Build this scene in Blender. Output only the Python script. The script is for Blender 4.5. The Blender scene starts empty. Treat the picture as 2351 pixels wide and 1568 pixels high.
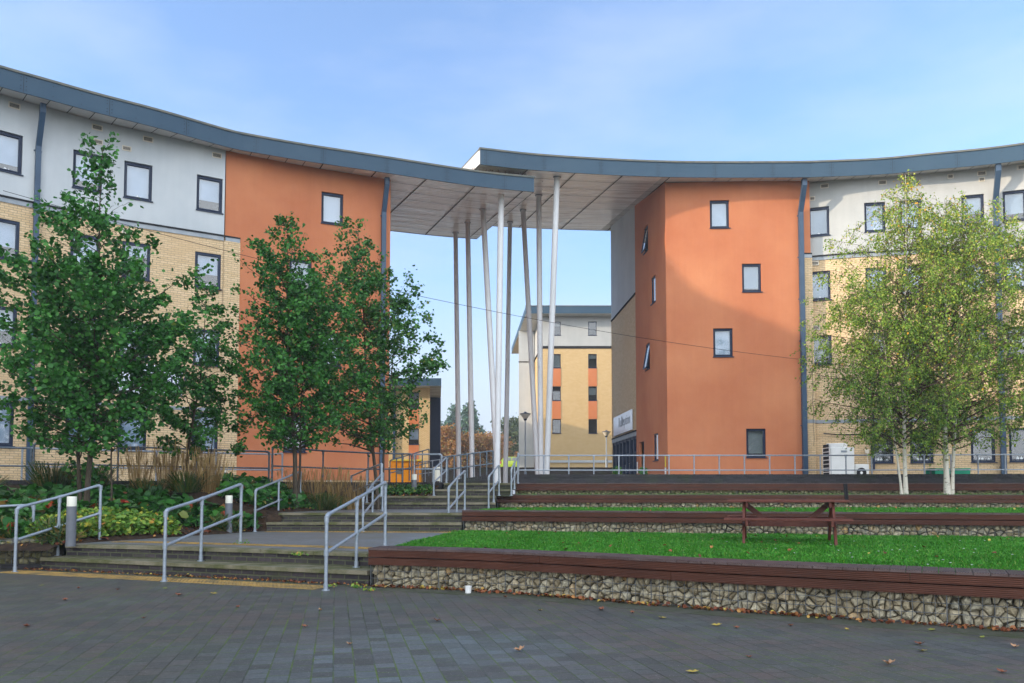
import bpy, math, random
import numpy as np
from mathutils import Vector, Matrix, noise
R = math.radians
random.seed(7)

# ------------------------------------------------------------------ camera, sky, sun
scene = bpy.context.scene
col = scene.collection
EYE, FPX, CX, CY, PITCH = 1.3, 1828.0, 1175.5, 1039.0, R(2.85)
cam_d = bpy.data.cameras.new('camera'); cam = bpy.data.objects.new('camera', cam_d); col.objects.link(cam)
cam.location = (0, 0, EYE); cam.rotation_euler = (R(90) + PITCH, 0, 0)
cam_d.sensor_width = 36; cam_d.lens = 36 * FPX / 2351; cam_d.shift_y = (CY - 784) / 2351
cam_d.clip_start = .1; cam_d.clip_end = 3000
scene.camera = cam
SUN = Vector((-3.2, -1.0, .80)).normalized()
world = bpy.data.worlds.new('World'); scene.world = world; world.use_nodes = True
wn = world.node_tree; wn.nodes.clear()
def WN(t): return wn.nodes.new(t)
wo = WN('ShaderNodeOutputWorld'); bg = WN('ShaderNodeBackground'); sky = WN('ShaderNodeTexSky')
sky.sky_type = 'NISHITA'; sky.sun_disc = False
sky.sun_elevation = math.asin(SUN.z); sky.sun_rotation = math.atan2(SUN.x, SUN.y)
sky.air_density = 1.0; sky.dust_density = .6; sky.ozone_density = 2.0
tc = WN('ShaderNodeTexCoord'); mp = WN('ShaderNodeMapping'); mp.inputs['Scale'].default_value = (1, 1.4, 3.2)
cl = WN('ShaderNodeTexNoise'); cl.inputs['Scale'].default_value = 2.6; cl.inputs['Detail'].default_value = 7; cl.inputs['Roughness'].default_value = .55
cr = WN('ShaderNodeMapRange'); cr.inputs[1].default_value = .42; cr.inputs[2].default_value = .8; cr.inputs[3].default_value = .12; cr.inputs[4].default_value = .5
mx = WN('ShaderNodeMix'); mx.data_type = 'RGBA'; mx.inputs[7].default_value = (2.1, 2.35, 2.7, 1)
wn.links.new(tc.outputs['Generated'], mp.inputs['Vector']); wn.links.new(mp.outputs[0], cl.inputs['Vector'])
hz_ = WN('ShaderNodeMix'); hz_.data_type = 'RGBA'; hz_.inputs[7].default_value = (1.62, 1.84, 2.2, 1)
sp0 = WN('ShaderNodeSeparateXYZ'); wn.links.new(tc.outputs['Generated'], sp0.inputs[0])
hr = WN('ShaderNodeMapRange'); hr.interpolation_type = 'SMOOTHSTEP'; hr.inputs[1].default_value = .34; hr.inputs[2].default_value = .02; wn.links.new(sp0.outputs['Z'], hr.inputs[0]); wn.links.new(hr.outputs[0], hz_.inputs[0])
wn.links.new(cl.outputs['Fac'], cr.inputs[0]); wn.links.new(cr.outputs[0], mx.inputs[0])
sc_ = WN('ShaderNodeMix'); sc_.data_type = 'RGBA'; sc_.blend_type = 'MULTIPLY'; sc_.inputs[0].default_value = 1; sc_.inputs[7].default_value = (.70, .82, 1.0, 1)
wn.links.new(sky.outputs[0], sc_.inputs[6]); wn.links.new(sc_.outputs[2], hz_.inputs[6]); wn.links.new(hz_.outputs[2], mx.inputs[6])
# added brightness over the unseen southern sky, behind the camera, to lift the shade
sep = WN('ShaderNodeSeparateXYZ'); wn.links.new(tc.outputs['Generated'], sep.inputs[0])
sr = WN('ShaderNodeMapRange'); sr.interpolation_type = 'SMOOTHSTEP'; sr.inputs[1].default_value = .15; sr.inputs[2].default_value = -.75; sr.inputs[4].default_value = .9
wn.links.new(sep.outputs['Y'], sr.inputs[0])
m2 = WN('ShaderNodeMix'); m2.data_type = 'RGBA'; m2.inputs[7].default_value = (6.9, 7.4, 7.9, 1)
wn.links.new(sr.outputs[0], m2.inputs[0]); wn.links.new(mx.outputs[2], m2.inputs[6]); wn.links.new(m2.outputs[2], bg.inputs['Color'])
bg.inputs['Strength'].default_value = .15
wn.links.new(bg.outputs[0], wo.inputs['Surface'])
sd = bpy.data.lights.new('sun', 'SUN'); so = bpy.data.objects.new('sun', sd); col.objects.link(so)
sd.energy = 2.0; sd.angle = R(1.0); sd.color = (1, .83, .62)
so.rotation_euler = SUN.to_track_quat('Z', 'Y').to_euler(); so.location = (-40, -10, 30)
vs = scene.view_settings; vs.view_transform = 'Standard'; vs.look = 'None'; vs.gamma = 1; vs.exposure = 1.5
scene.render.engine = 'CYCLES'; scene.cycles.max_bounces = 6; scene.cycles.transparent_max_bounces = 12
scene.cycles.use_denoising = True

# ------------------------------------------------------------------ measuring helpers
def tanel(y): return math.tan(math.atan((CY - y) / FPX) + PITCH)
def at(x, y, z):
    "ground point seen at photo position x, y when its height is z"
    Y = (z - EYE) / tanel(y)
    return atY(x, y, Y)[0], Y
def atY(x, y, Y):
    v = (CY - y) / FPX; t = Y / (math.cos(PITCH) - v * math.sin(PITCH))
    return (x - CX) / FPX * t, EYE + t * (math.sin(PITCH) + v * math.cos(PITCH))
def px_of(X, Y, Z):
    dz = Z - EYE; d = Y * math.cos(PITCH) + dz * math.sin(PITCH)
    return CX + FPX * X / d

# ------------------------------------------------------------------ materials
def new_mat(name):
    m = bpy.data.materials.new(name); m.use_nodes = True
    nt = m.node_tree; b = nt.nodes['Principled BSDF']
    return m, nt, b
def node(nt, t, **kw):
    n = nt.nodes.new(t)
    for k, v in kw.items(): setattr(n, k, v)
    return n
def rgb(c): return (c[0], c[1], c[2], 1)
def mat(name, c, rough=.7, c2=None, scale=3., detail=4., bump=0., bscale=None, metal=0., spec=.28, contrast=(.35, .65), coat=0, stretch=(1, 1, 1), tint=None, uv=False, rough2=None, streak=0):
    m, nt, b = new_mat(name)
    b.inputs['Roughness'].default_value = rough; b.inputs['Metallic'].default_value = metal
    b.inputs['Specular IOR Level'].default_value = spec
    b.inputs['Coat Weight'].default_value = coat
    b.inputs['Base Color'].default_value = rgb(c)
    t = node(nt, 'ShaderNodeTexCoord'); mpn = node(nt, 'ShaderNodeMapping'); mpn.inputs['Scale'].default_value = stretch
    nt.links.new(t.outputs['UV' if uv else 'Object'], mpn.inputs['Vector'])
    cur = None
    if c2 is not None:
        n = node(nt, 'ShaderNodeTexNoise'); n.inputs['Scale'].default_value = scale; n.inputs['Detail'].default_value = detail; n.inputs['Roughness'].default_value = .6
        nt.links.new(mpn.outputs[0], n.inputs['Vector'])
        r = node(nt, 'ShaderNodeMapRange'); r.inputs[1].default_value, r.inputs[2].default_value = contrast
        nt.links.new(n.outputs['Fac'], r.inputs[0])
        x = node(nt, 'ShaderNodeMix', data_type='RGBA'); x.inputs[6].default_value = rgb(c); x.inputs[7].default_value = rgb(c2)
        nt.links.new(r.outputs[0], x.inputs[0]); cur = x.outputs[2]
        if rough2 is not None:
            rr = node(nt, 'ShaderNodeMapRange'); rr.inputs[3].default_value = rough; rr.inputs[4].default_value = rough2
            nt.links.new(r.outputs[0], rr.inputs[0]); nt.links.new(rr.outputs[0], b.inputs['Roughness'])
    if streak:
        ms_ = node(nt, 'ShaderNodeMapping'); ms_.inputs['Scale'].default_value = (1.6, 1.6, .10); nt.links.new(t.outputs['Object'], ms_.inputs['Vector'])
        n3 = node(nt, 'ShaderNodeTexNoise'); n3.inputs['Scale'].default_value = 2.2; n3.inputs['Detail'].default_value = 8; n3.inputs['Roughness'].default_value = .7
        nt.links.new(ms_.outputs[0], n3.inputs['Vector']); r3 = node(nt, 'ShaderNodeMapRange'); r3.inputs[1].default_value = .3; r3.inputs[2].default_value = .7
        r3.inputs[3].default_value = 1 - streak; r3.inputs[4].default_value = 1 + streak * .6; nt.links.new(n3.outputs['Fac'], r3.inputs[0])
        x = node(nt, 'ShaderNodeMix', data_type='RGBA', blend_type='MULTIPLY'); x.inputs[0].default_value = 1; nt.links.new(cur, x.inputs[6]); nt.links.new(r3.outputs[0], x.inputs[7]); cur = x.outputs[2]
    if tint:   # per-face random value -> colour ramp of real leaf / stone colours
        a = node(nt, 'ShaderNodeAttribute', attribute_name='tint'); cr_ = node(nt, 'ShaderNodeValToRGB')
        els = cr_.color_ramp.elements
        while len(els) < len(tint): els.new(.5)
        for e, (p, cc) in zip(els, tint): e.position = p; e.color = rgb(cc)
        nt.links.new(a.outputs['Fac'], cr_.inputs[0])
        if cur is None: cur = cr_.outputs[0]
        else:
            x = node(nt, 'ShaderNodeMix', data_type='RGBA', blend_type='MULTIPLY'); x.inputs[0].default_value = 1
            nt.links.new(cr_.outputs[0], x.inputs[6]); nt.links.new(cur, x.inputs[7]); cur = x.outputs[2]
    if cur is not None: nt.links.new(cur, b.inputs['Base Color'])
    if bump:
        n = node(nt, 'ShaderNodeTexNoise'); n.inputs['Scale'].default_value = bscale or scale * 8; n.inputs['Detail'].default_value = 3
        nt.links.new(mpn.outputs[0], n.inputs['Vector'])
        bn = node(nt, 'ShaderNodeBump'); bn.inputs['Strength'].default_value = bump; bn.inputs['Distance'].default_value = .02
        nt.links.new(n.outputs['Fac'], bn.inputs['Height']); nt.links.new(bn.outputs[0], b.inputs['Normal'])
    return m
def brick_mat(name, c1, c2, cm, w=.225, h=.075, mortar=.01, bias=0., stain=None, sscale=.6, bump=.4, rough=.8, vary=.25, rot=0, obj=False):
    m, nt, b = new_mat(name); b.inputs['Roughness'].default_value = rough; b.inputs['Specular IOR Level'].default_value = .3
    t = node(nt, 'ShaderNodeTexCoord'); mpn = node(nt, 'ShaderNodeMapping'); mpn.inputs['Rotation'].default_value = (0, 0, rot)
    nt.links.new(t.outputs['Object' if obj else 'UV'], mpn.inputs['Vector'])
    k = node(nt, 'ShaderNodeTexBrick'); k.offset = .5; k.inputs['Scale'].default_value = 1
    k.inputs['Brick Width'].default_value = w; k.inputs['Row Height'].default_value = h
    k.inputs['Mortar Size'].default_value = mortar; k.inputs['Mortar Smooth'].default_value = .15; k.inputs['Bias'].default_value = bias
    k.inputs['Color1'].default_value = rgb(c1); k.inputs['Color2'].default_value = rgb(c2); k.inputs['Mortar'].default_value = rgb(cm)
    nt.links.new(mpn.outputs[0], k.inputs['Vector'])
    n = node(nt, 'ShaderNodeTexNoise'); n.inputs['Scale'].default_value = 18; n.inputs['Detail'].default_value = 4
    nt.links.new(mpn.outputs[0], n.inputs['Vector'])
    x = node(nt, 'ShaderNodeMix', data_type='RGBA', blend_type='MULTIPLY')
    r = node(nt, 'ShaderNodeMapRange'); r.inputs[3].default_value = 1 - vary; r.inputs[4].default_value = 1 + vary
    nt.links.new(n.outputs['Fac'], r.inputs[0]); x.inputs[0].default_value = 1
    nt.links.new(k.outputs['Color'], x.inputs[6]); nt.links.new(r.outputs[0], x.inputs[7])
    cur = x.outputs[2]
    if stain:
        n2 = node(nt, 'ShaderNodeTexNoise'); n2.inputs['Scale'].default_value = sscale; n2.inputs['Detail'].default_value = 6
        nt.links.new(mpn.outputs[0], n2.inputs['Vector'])
        r2 = node(nt, 'ShaderNodeMapRange'); r2.inputs[1].default_value = .5; r2.inputs[2].default_value = .7; r2.inputs[4].default_value = .75
        nt.links.new(n2.outputs['Fac'], r2.inputs[0])
        y = node(nt, 'ShaderNodeMix', data_type='RGBA'); y.inputs[7].default_value = rgb(stain)
        nt.links.new(r2.outputs[0], y.inputs[0]); nt.links.new(cur, y.inputs[6]); cur = y.outputs[2]
    nt.links.new(cur, b.inputs['Base Color'])
    bn = node(nt, 'ShaderNodeBump'); bn.inputs['Strength'].default_value = bump; bn.inputs['Distance'].default_value = .01
    bn.invert = True; nt.links.new(k.outputs['Fac'], bn.inputs['Height']); nt.links.new(bn.outputs[0], b.inputs['Normal'])
    return m

M = {}
M['plaster_grey'] = mat('grey_render', (.43, .46, .48), .9, (.51, .53, .54), .5, 8, .25, 60, streak=.05)
M['plaster_pale'] = mat('pale_render', (.45, .45, .435), .9, (.39, .395, .385), .5, 8, .25, 60, streak=.05)
M['orange'] = mat('orange_render', (.43, .138, .062), .9, (.55, .215, .10), .38, 9, .3, 55, contrast=(.3, .75), streak=.045)
M['orange_panel'] = mat('orange_panel', (.50, .16, .06), .85, (.54, .19, .08), 1, 4)
M['brick'] = brick_mat('buff_brick', (.58, .41, .225), (.68, .50, .30), (.36, .27, .17), bump=.5, mortar=.009, vary=.22, stain=(.56, .38, .21), sscale=.35)
M['brick_far'] = brick_mat('buff_brick_far', (.58, .40, .19), (.64, .46, .24), (.42, .27, .12), bump=.3, mortar=.009, vary=.1)
M['brick_black'] = brick_mat('black_brick', (.018, .017, .021), (.040, .035, .042), (.03, .03, .025), mortar=.008, stain=(.030, .040, .016), sscale=1.3, vary=.4, bump=.5, rough=.6)
M['riser'] = brick_mat('riser_brick', (.024, .020, .024), (.060, .048, .052), (.075, .080, .045), mortar=.011, stain=(.040, .046, .018), sscale=1.1, vary=.45, bump=.6, rough=.75)
M['coping'] = mat('coping_stone', (.21, .185, .13), .85, (.085, .090, .035), 2.2, 8, .5, 60, contrast=(.4, .62))
M['fascia'] = mat('blue_grey_fascia', (.026, .060, .098), .55, (.034, .070, .108), .6, 3, .02, 3, spec=.28)
M['terrace'] = mat('terrace_paving', (.34, .34, .33), .8, (.26, .26, .25), 1.2, 6)  # unseen paving, made pale so that bounced light brightens the soffits
M['edging'] = mat('mossy_edging', (.085, .082, .068), .8, (.050, .058, .028), 2.4, 9, .4, 70)
M['roof'] = mat('roof_edge', (.10, .115, .11), .8, (.16, .15, .12), 4, 5)
M['soffit'] = mat('soffit_panel', (.66, .63, .60), .30, (.92, .91, .90), 1.0, 6, .03, 6, contrast=(.42, .58), metal=.1, stretch=(.5, 2.2, 1), rough2=.42)
M['soffit_strip'] = mat('eaves_soffit', (.50, .50, .49), .6, (.56, .55, .53), 2, 4)
M['gap'] = mat('dark_joint', (.02, .02, .022), .9)
M['navy'] = mat('navy_frame', (.012, .022, .052), .5, (.016, .028, .062), 5, 2, spec=.3)
M['pipe'] = mat('downpipe_metal', (.028, .058, .105), .45, (.036, .07, .12), 2, 3, spec=.4)
M['flash'] = mat('lead_flashing', (.22, .25, .28), .5, (.30, .32, .34), 3, 5, metal=.3)
M['vent'] = mat('vent_frame', (.62, .56, .46), .7)
M['blind'] = mat('window_blind', (.25, .34, .47), .8, (.40, .49, .62), .9, 2)  # blinds tinted blue, standing in for sky reflected in the panes
M['blind_b'] = mat('window_blind_grey', (.20, .27, .35), .8, (.30, .38, .47), .5, 2); M['blind_c'] = mat('window_blind_white', (.34, .42, .54), .8, (.45, .52, .63), .5, 2)
M['blind_dim'] = mat('grey_blind', (.20, .23, .23), .8, (.26, .28, .28), .6, 2)
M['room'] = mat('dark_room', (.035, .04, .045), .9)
M['white'] = mat('white_plastic', (.78, .78, .77), .45, (.72, .72, .70), 3, 3)
M['cream'] = mat('lamp_diffuser', (.72, .70, .60), .4)
M['steel'] = mat('galvanised_steel', (.23, .27, .32), .42, (.35, .39, .44), 22, 5, .06, 80, metal=.35, contrast=(.3, .7), spec=.5)
M['steel_dark'] = mat('weathered_steel', (.09, .115, .14), .5, (.15, .18, .21), 20, 5, .08, 60, metal=.4)
M['pole'] = mat('pole_white_paint', (.72, .73, .75), .38, (.64, .65, .66), 1.2, 6, .02, 8, stretch=(1, 1, .3))
M['bollard'] = mat('bollard_grey', (.12, .13, .15), .4, (.145, .155, .175), 6, 3)
def timber(name, c1, c2, rough):
    return mat(name, c1, rough, c2, 3.5, 8, .25, 30, contrast=(.3, .7), stretch=(.35, 1, 6), uv=True, rough2=rough + .1)
M['timber'] = timber('red_brown_decking', (.060, .020, .011), (.108, .038, .022), .62)
M['timber_top'] = mat('decking_top', (.070, .042, .038), .5, (.115, .08, .075), 4, 6, .3, 40, contrast=(.35, .65))
M['timber_table'] = mat('red_stained_timber', (.085, .022, .015), .5, (.135, .040, .026), 5, 6, .2, 30, stretch=(.3, 3, 3))
M['stone'] = mat('gabion_stone', (1.30, 1.22, 1.06), .85, (.60, .57, .50), 14, 7, .7, 40, contrast=(.3, .75),
                 tint=[(0, (.27, .235, .17)), (.3, (.36, .32, .24)), (.55, (.44, .41, .33)), (.8, (.33, .32, .27)), (.955, (.42, .38, .30)), (1, (.50, .31, .13))])
M['stone_moss'] = mat('mossy_gabion_stone', (1, 1, 1), .9, (.5, .5, .38), 12, 7, .7, 40, contrast=(.3, .75),
                 tint=[(0, (.22, .20, .11)), (.4, (.30, .27, .16)), (.8, (.36, .32, .20)), (1, (.26, .26, .13))])
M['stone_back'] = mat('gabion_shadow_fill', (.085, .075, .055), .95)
M['wire'] = mat('mesh_wire', (.13, .14, .15), .5, metal=.3)
M['soil'] = mat('soil_mulch', (.018, .012, .008), .95, (.06, .034, .018), 9, 8, 1., 40)
M['turf'] = mat('turf_ground', (.040, .15, .015), .95, (.065, .20, .022), 2, 6, .6, 60)
M['grass'] = mat('grass_blades', (1, 1, 1), .6, (.72, .85, .6), .8, 5, tint=[(0, (.035, .17, .014)), (.5, (.06, .29, .022)), (.9, (.11, .36, .035)), (1, (.28, .34, .08))])
M['concrete'] = mat('concrete_slab', (.115, .115, .105), .7, (.17, .17, .165), 1.2, 9, .3, 90, contrast=(.3, .7))
M['walk'] = brick_mat('landing_paving', (.13, .135, .14), (.17, .175, .185), (.10, .10, .08), w=.2, h=.1, mortar=.005, obj=True, rot=.25, stain=(.13, .12, .095), sscale=.9, bump=.2, rough=.55)
M['tactile'] = mat('tactile_paving', (.44, .27, .075), .8, (.15, .12, .065), 3.5, 9, .5, 60, contrast=(.35, .68))
M['bark'] = mat('alder_bark', (.040, .030, .020), .9, (.095, .075, .052), 6, 6, .8, 30, stretch=(2, 2, .5))
M['birch_bark'] = mat('birch_bark', (.60, .55, .47), .8, (.10, .08, .06), 5, 8, .5, 25, contrast=(.57, .64), stretch=(1.2, 1.2, 3))
M['twig'] = mat('twig_bark', (.075, .048, .035), .85)
def leafmat(name, ramp, rough=.55, trans=.25):
    m = mat(name, (1, 1, 1), rough, tint=ramp, spec=.35)
    nt = m.node_tree; b = nt.nodes['Principled BSDF']; src = b.inputs['Base Color'].links[0].from_socket
    tr = node(nt, 'ShaderNodeBsdfTranslucent'); ms = node(nt, 'ShaderNodeMixShader'); ms.inputs[0].default_value = trans
    nt.links.new(src, tr.inputs['Color']); nt.links.new(b.outputs[0], ms.inputs[1]); nt.links.new(tr.outputs[0], ms.inputs[2])
    nt.links.new(ms.outputs[0], nt.nodes['Material Output'].inputs['Surface'])
    return m
M['alder_leaf'] = leafmat('alder_leaves', [(0, (.014, .065, .012)), (.45, (.034, .15, .022)), (.9, (.078, .255, .036)), (.985, (.17, .27, .04)), (1, (.42, .38, .04))], trans=.18)
M['alder_leaf2'] = leafmat('alder_leaves_autumn', [(0, (.018, .068, .014)), (.5, (.045, .155, .025)), (.85, (.09, .23, .036)), (.97, (.22, .22, .04)), (1, (.30, .14, .03))], trans=.18)
M['birch_leaf'] = leafmat('birch_leaves', [(0, (.070, .155, .020)), (.4, (.17, .30, .036)), (.72, (.34, .46, .065)), (.95, (.55, .54, .10)), (1, (.72, .38, .03))], trans=.4)
M['conifer'] = leafmat('conifer_leaves', [(0, (.028, .07, .042)), (.6, (.05, .115, .065)), (1, (.08, .15, .07))], trans=.1)
M['autumn'] = leafmat('autumn_leaves', [(0, (.22, .10, .035)), (.5, (.38, .17, .05)), (.8, (.34, .24, .06)), (1, (.15, .19, .05))], trans=.2)
M['wood_green'] = leafmat('woodland_leaves', [(0, (.04, .075, .03)), (.6, (.075, .11, .04)), (1, (.17, .14, .05))], trans=.2)
M['bergenia'] = leafmat('broad_leaves', [(0, (0.019, 0.081, 0.014)), (.6, (0.036, 0.142, 0.022)), (.95, (0.065, 0.203, 0.030)), (1, (0.390, 0.041, 0.024))], rough=.4, trans=.12)
M['geranium'] = leafmat('yellow_green_leaves', [(0, (0.066, 0.172, 0.022)), (.45, (0.132, 0.265, 0.039)), (.8, (0.264, 0.380, 0.055)), (.95, (0.462, 0.391, 0.044)), (1, (0.440, 0.184, 0.044))], trans=.2)
M['strap'] = leafmat('strap_leaves', [(0, (0.023, 0.058, 0.012)), (.6, (0.052, 0.104, 0.019)), (1, (0.208, 0.130, 0.036))], trans=.15)
M['straw'] = leafmat('dry_grass', [(0, (.20, .12, .045)), (.6, (.36, .23, .085)), (1, (.46, .33, .14))], trans=.25)
M['red_leaf'] = mat('red_leaf', (.42, .03, .03), .5, (.40, .10, .02), 8, 3)
M['litter'] = mat('fallen_leaf_brown', (1, 1, 1), .7, tint=[(0, (.09, .025, .012)), (.5, (.20, .06, .025)), (.8, (.36, .16, .05)), (1, (.42, .34, .06))])
M['yellow'] = mat('yellow_locker', (.72, .30, .012), .45, (.66, .26, .012), 2, 2)
M['lime'] = mat('lime_car_paint', (.36, .50, .015), .25, coat=.6)
M['tyre'] = mat('tyre_rubber', (.02, .02, .02), .8)
M['red'] = mat('red_lens', (.55, .02, .015), .3)
M['green'] = mat('green_plastic', (.012, .22, .13), .5, (.016, .27, .16), 3, 3)
M['sign_white'] = mat('sign_white', (.72, .78, .86), .12, (.75, .80, .88), 1, 2)
M['sign_text'] = mat('sign_grey_print', (.24, .28, .32), .4)
M['dark_text'] = mat('sign_dark_print', (.03, .035, .06), .4)
M['sticker'] = mat('yellow_sticker', (.75, .60, .05), .5)
M['ground'] = mat('far_ground_soil', (.09, .10, .06), .95, (.12, .11, .08), .2, 5)
def glass_mat():
    m, nt, b = new_mat('window_glass'); nt.nodes.remove(b)
    tr = node(nt, 'ShaderNodeBsdfTransparent'); gl = node(nt, 'ShaderNodeBsdfGlossy'); ms = node(nt, 'ShaderNodeMixShader')
    gl.inputs['Roughness'].default_value = .03; tr.inputs['Color'].default_value = (.86, .90, .92, 1)
    lw = node(nt, 'ShaderNodeLayerWeight'); lw.inputs['Blend'].default_value = .35
    r = node(nt, 'ShaderNodeMapRange'); r.inputs[3].default_value = .13; r.inputs[4].default_value = .85
    nt.links.new(lw.outputs['Facing'], r.inputs[0]); nt.links.new(r.outputs[0], ms.inputs[0])
    nt.links.new(tr.outputs[0], ms.inputs[1]); nt.links.new(gl.outputs[0], ms.inputs[2])
    nt.links.new(ms.outputs[0], nt.nodes['Material Output'].inputs['Surface'])
    return m
M['glass'] = glass_mat()

def paving_mat():
    "block paving: long mossy joints, blocks of mixed length, some bluish, some reddish"
    m, nt, b = new_mat('block_paving'); b.inputs['Specular IOR Level'].default_value = .3
    t = node(nt, 'ShaderNodeTexCoord'); mpn = node(nt, 'ShaderNodeMapping'); mpn.inputs['Rotation'].default_value = (0, 0, -R(90 + 12.5))
    nt.links.new(t.outputs['Object'], mpn.inputs['Vector'])
    def brick(c1, c2, cm, bias=0, mort=.006):
        k = node(nt, 'ShaderNodeTexBrick'); k.offset = .37; k.offset_frequency = 2; k.squash = .72; k.squash_frequency = 3
        k.inputs['Scale'].default_value = 1; k.inputs['Brick Width'].default_value = .215; k.inputs['Row Height'].default_value = .152
        k.inputs['Mortar Size'].default_value = mort; k.inputs['Mortar Smooth'].default_value = .4; k.inputs['Bias'].default_value = bias
        k.inputs['Color1'].default_value = rgb(c1); k.inputs['Color2'].default_value = rgb(c2); k.inputs['Mortar'].default_value = rgb(cm)
        nt.links.new(mpn.outputs[0], k.inputs['Vector']); return k
    k = brick((.064, .062, .056), (.088, .086, .079), (.036, .037, .026), mort=.007)
    k2 = brick((0, 0, 0), (1, 1, 1), (.4, .4, .4), 0)
    def noise_(s, d=5, rgh=.6, vec=None):
        n = node(nt, 'ShaderNodeTexNoise'); n.inputs['Scale'].default_value = s; n.inputs['Detail'].default_value = d; n.inputs['Roughness'].default_value = rgh
        nt.links.new(vec or t.outputs['Object'], n.inputs['Vector']); return n.outputs['Fac']
    def rng(src, a, c, lo=0, hi=1):
        r = node(nt, 'ShaderNodeMapRange'); r.inputs[1].default_value = a; r.inputs[2].default_value = c; r.inputs[3].default_value = lo; r.inputs[4].default_value = hi
        nt.links.new(src, r.inputs[0]); return r.outputs[0]
    def mixc(f, a, bcol, mode='MIX'):
        x = node(nt, 'ShaderNodeMix', data_type='RGBA', blend_type=mode)
        for s, i in ((f, 0), (a, 6), (bcol, 7)):
            if isinstance(s, (int, float)): x.inputs[i].default_value = s
            elif isinstance(s, tuple): x.inputs[i].default_value = rgb(s)
            else: nt.links.new(s, x.inputs[i])
        return x.outputs[2]
    def mul(a, c):
        n = node(nt, 'ShaderNodeMath', operation='MULTIPLY'); nt.links.new(a, n.inputs[0])
        if isinstance(c, (int, float)): n.inputs[1].default_value = c
        else: nt.links.new(c, n.inputs[1])
        return n.outputs[0]
    # reddish blocks
    f = rng(noise_(.8, 3), .42, .56)
    colr = mixc(mul(mul(f, k2.outputs['Color']), .7), k.outputs['Color'], (.098, .068, .056))
    # patch of bluish blocks in the middle of the square
    pc = node(nt, 'ShaderNodeVectorMath', operation='DISTANCE'); pc.inputs[1].default_value = (-.75, 6.4, 0)
    mp2 = node(nt, 'ShaderNodeMapping'); nt.links.new(t.outputs['Object'], mp2.inputs['Vector']); nt.links.new(mp2.outputs[0], pc.inputs[0])
    patch = rng(pc.outputs['Value'], 2.0, .6)
    colr = mixc(mul(mul(patch, k2.outputs['Color']), .6), colr, (.125, .155, .17))
    # green film and moss
    colr = mixc(rng(noise_(.55, 8), .5, .8, 0, .6), colr, (.070, .084, .056))
    colr = mixc(mul(k.outputs['Fac'], rng(noise_(1.7, 6), .42, .60)), colr, (.085, .125, .022))
    # speckles
    colr = mixc(rng(noise_(70, 2), .66, .72, 0, .8), colr, (.33, .33, .30))
    colr = mixc(1., colr, mixc(noise_(24, 9, .85), (.0, .0, .0), (2.0, 2.0, 2.0)), 'MULTIPLY')
    nt.links.new(colr, b.inputs['Base Color'])
    nt.links.new(rng(noise_(.9, 5), .35, .7, .55, .8), b.inputs['Roughness'])
    bn = node(nt, 'ShaderNodeBump'); bn.inputs['Strength'].default_value = .5; bn.inputs['Distance'].default_value = .008; bn.invert = True
    nt.links.new(k.outputs['Fac'], bn.inputs['Height'])
    bn2 = node(nt, 'ShaderNodeBump'); bn2.inputs['Strength'].default_value = .5; bn2.inputs['Distance'].default_value = .004
    nt.links.new(noise_(60, 4), bn2.inputs['Height']); nt.links.new(bn.outputs[0], bn2.inputs['Normal']); nt.links.new(bn2.outputs[0], b.inputs['Normal'])
    return m
M['paving'] = paving_mat()

# ------------------------------------------------------------------ mesh helpers
def link(o, parent=None):
    col.objects.link(o)
    if parent is not None: o.parent = parent
    return o
def tag(o, label=None, cat=None, group=None, kind=None):
    if label: o['label'] = label
    if cat: o['category'] = cat
    if group: o['group'] = group
    if kind: o['kind'] = kind
    return o
def thing(name, loc, label, cat, group=None, rz=0):
    o = bpy.data.objects.new(name, None); o.location = loc; o.rotation_euler.z = rz; o.empty_display_size = .2
    col.objects.link(o); return tag(o, label, cat, group)
def inv(parent): return parent.matrix_world if parent else None

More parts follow.
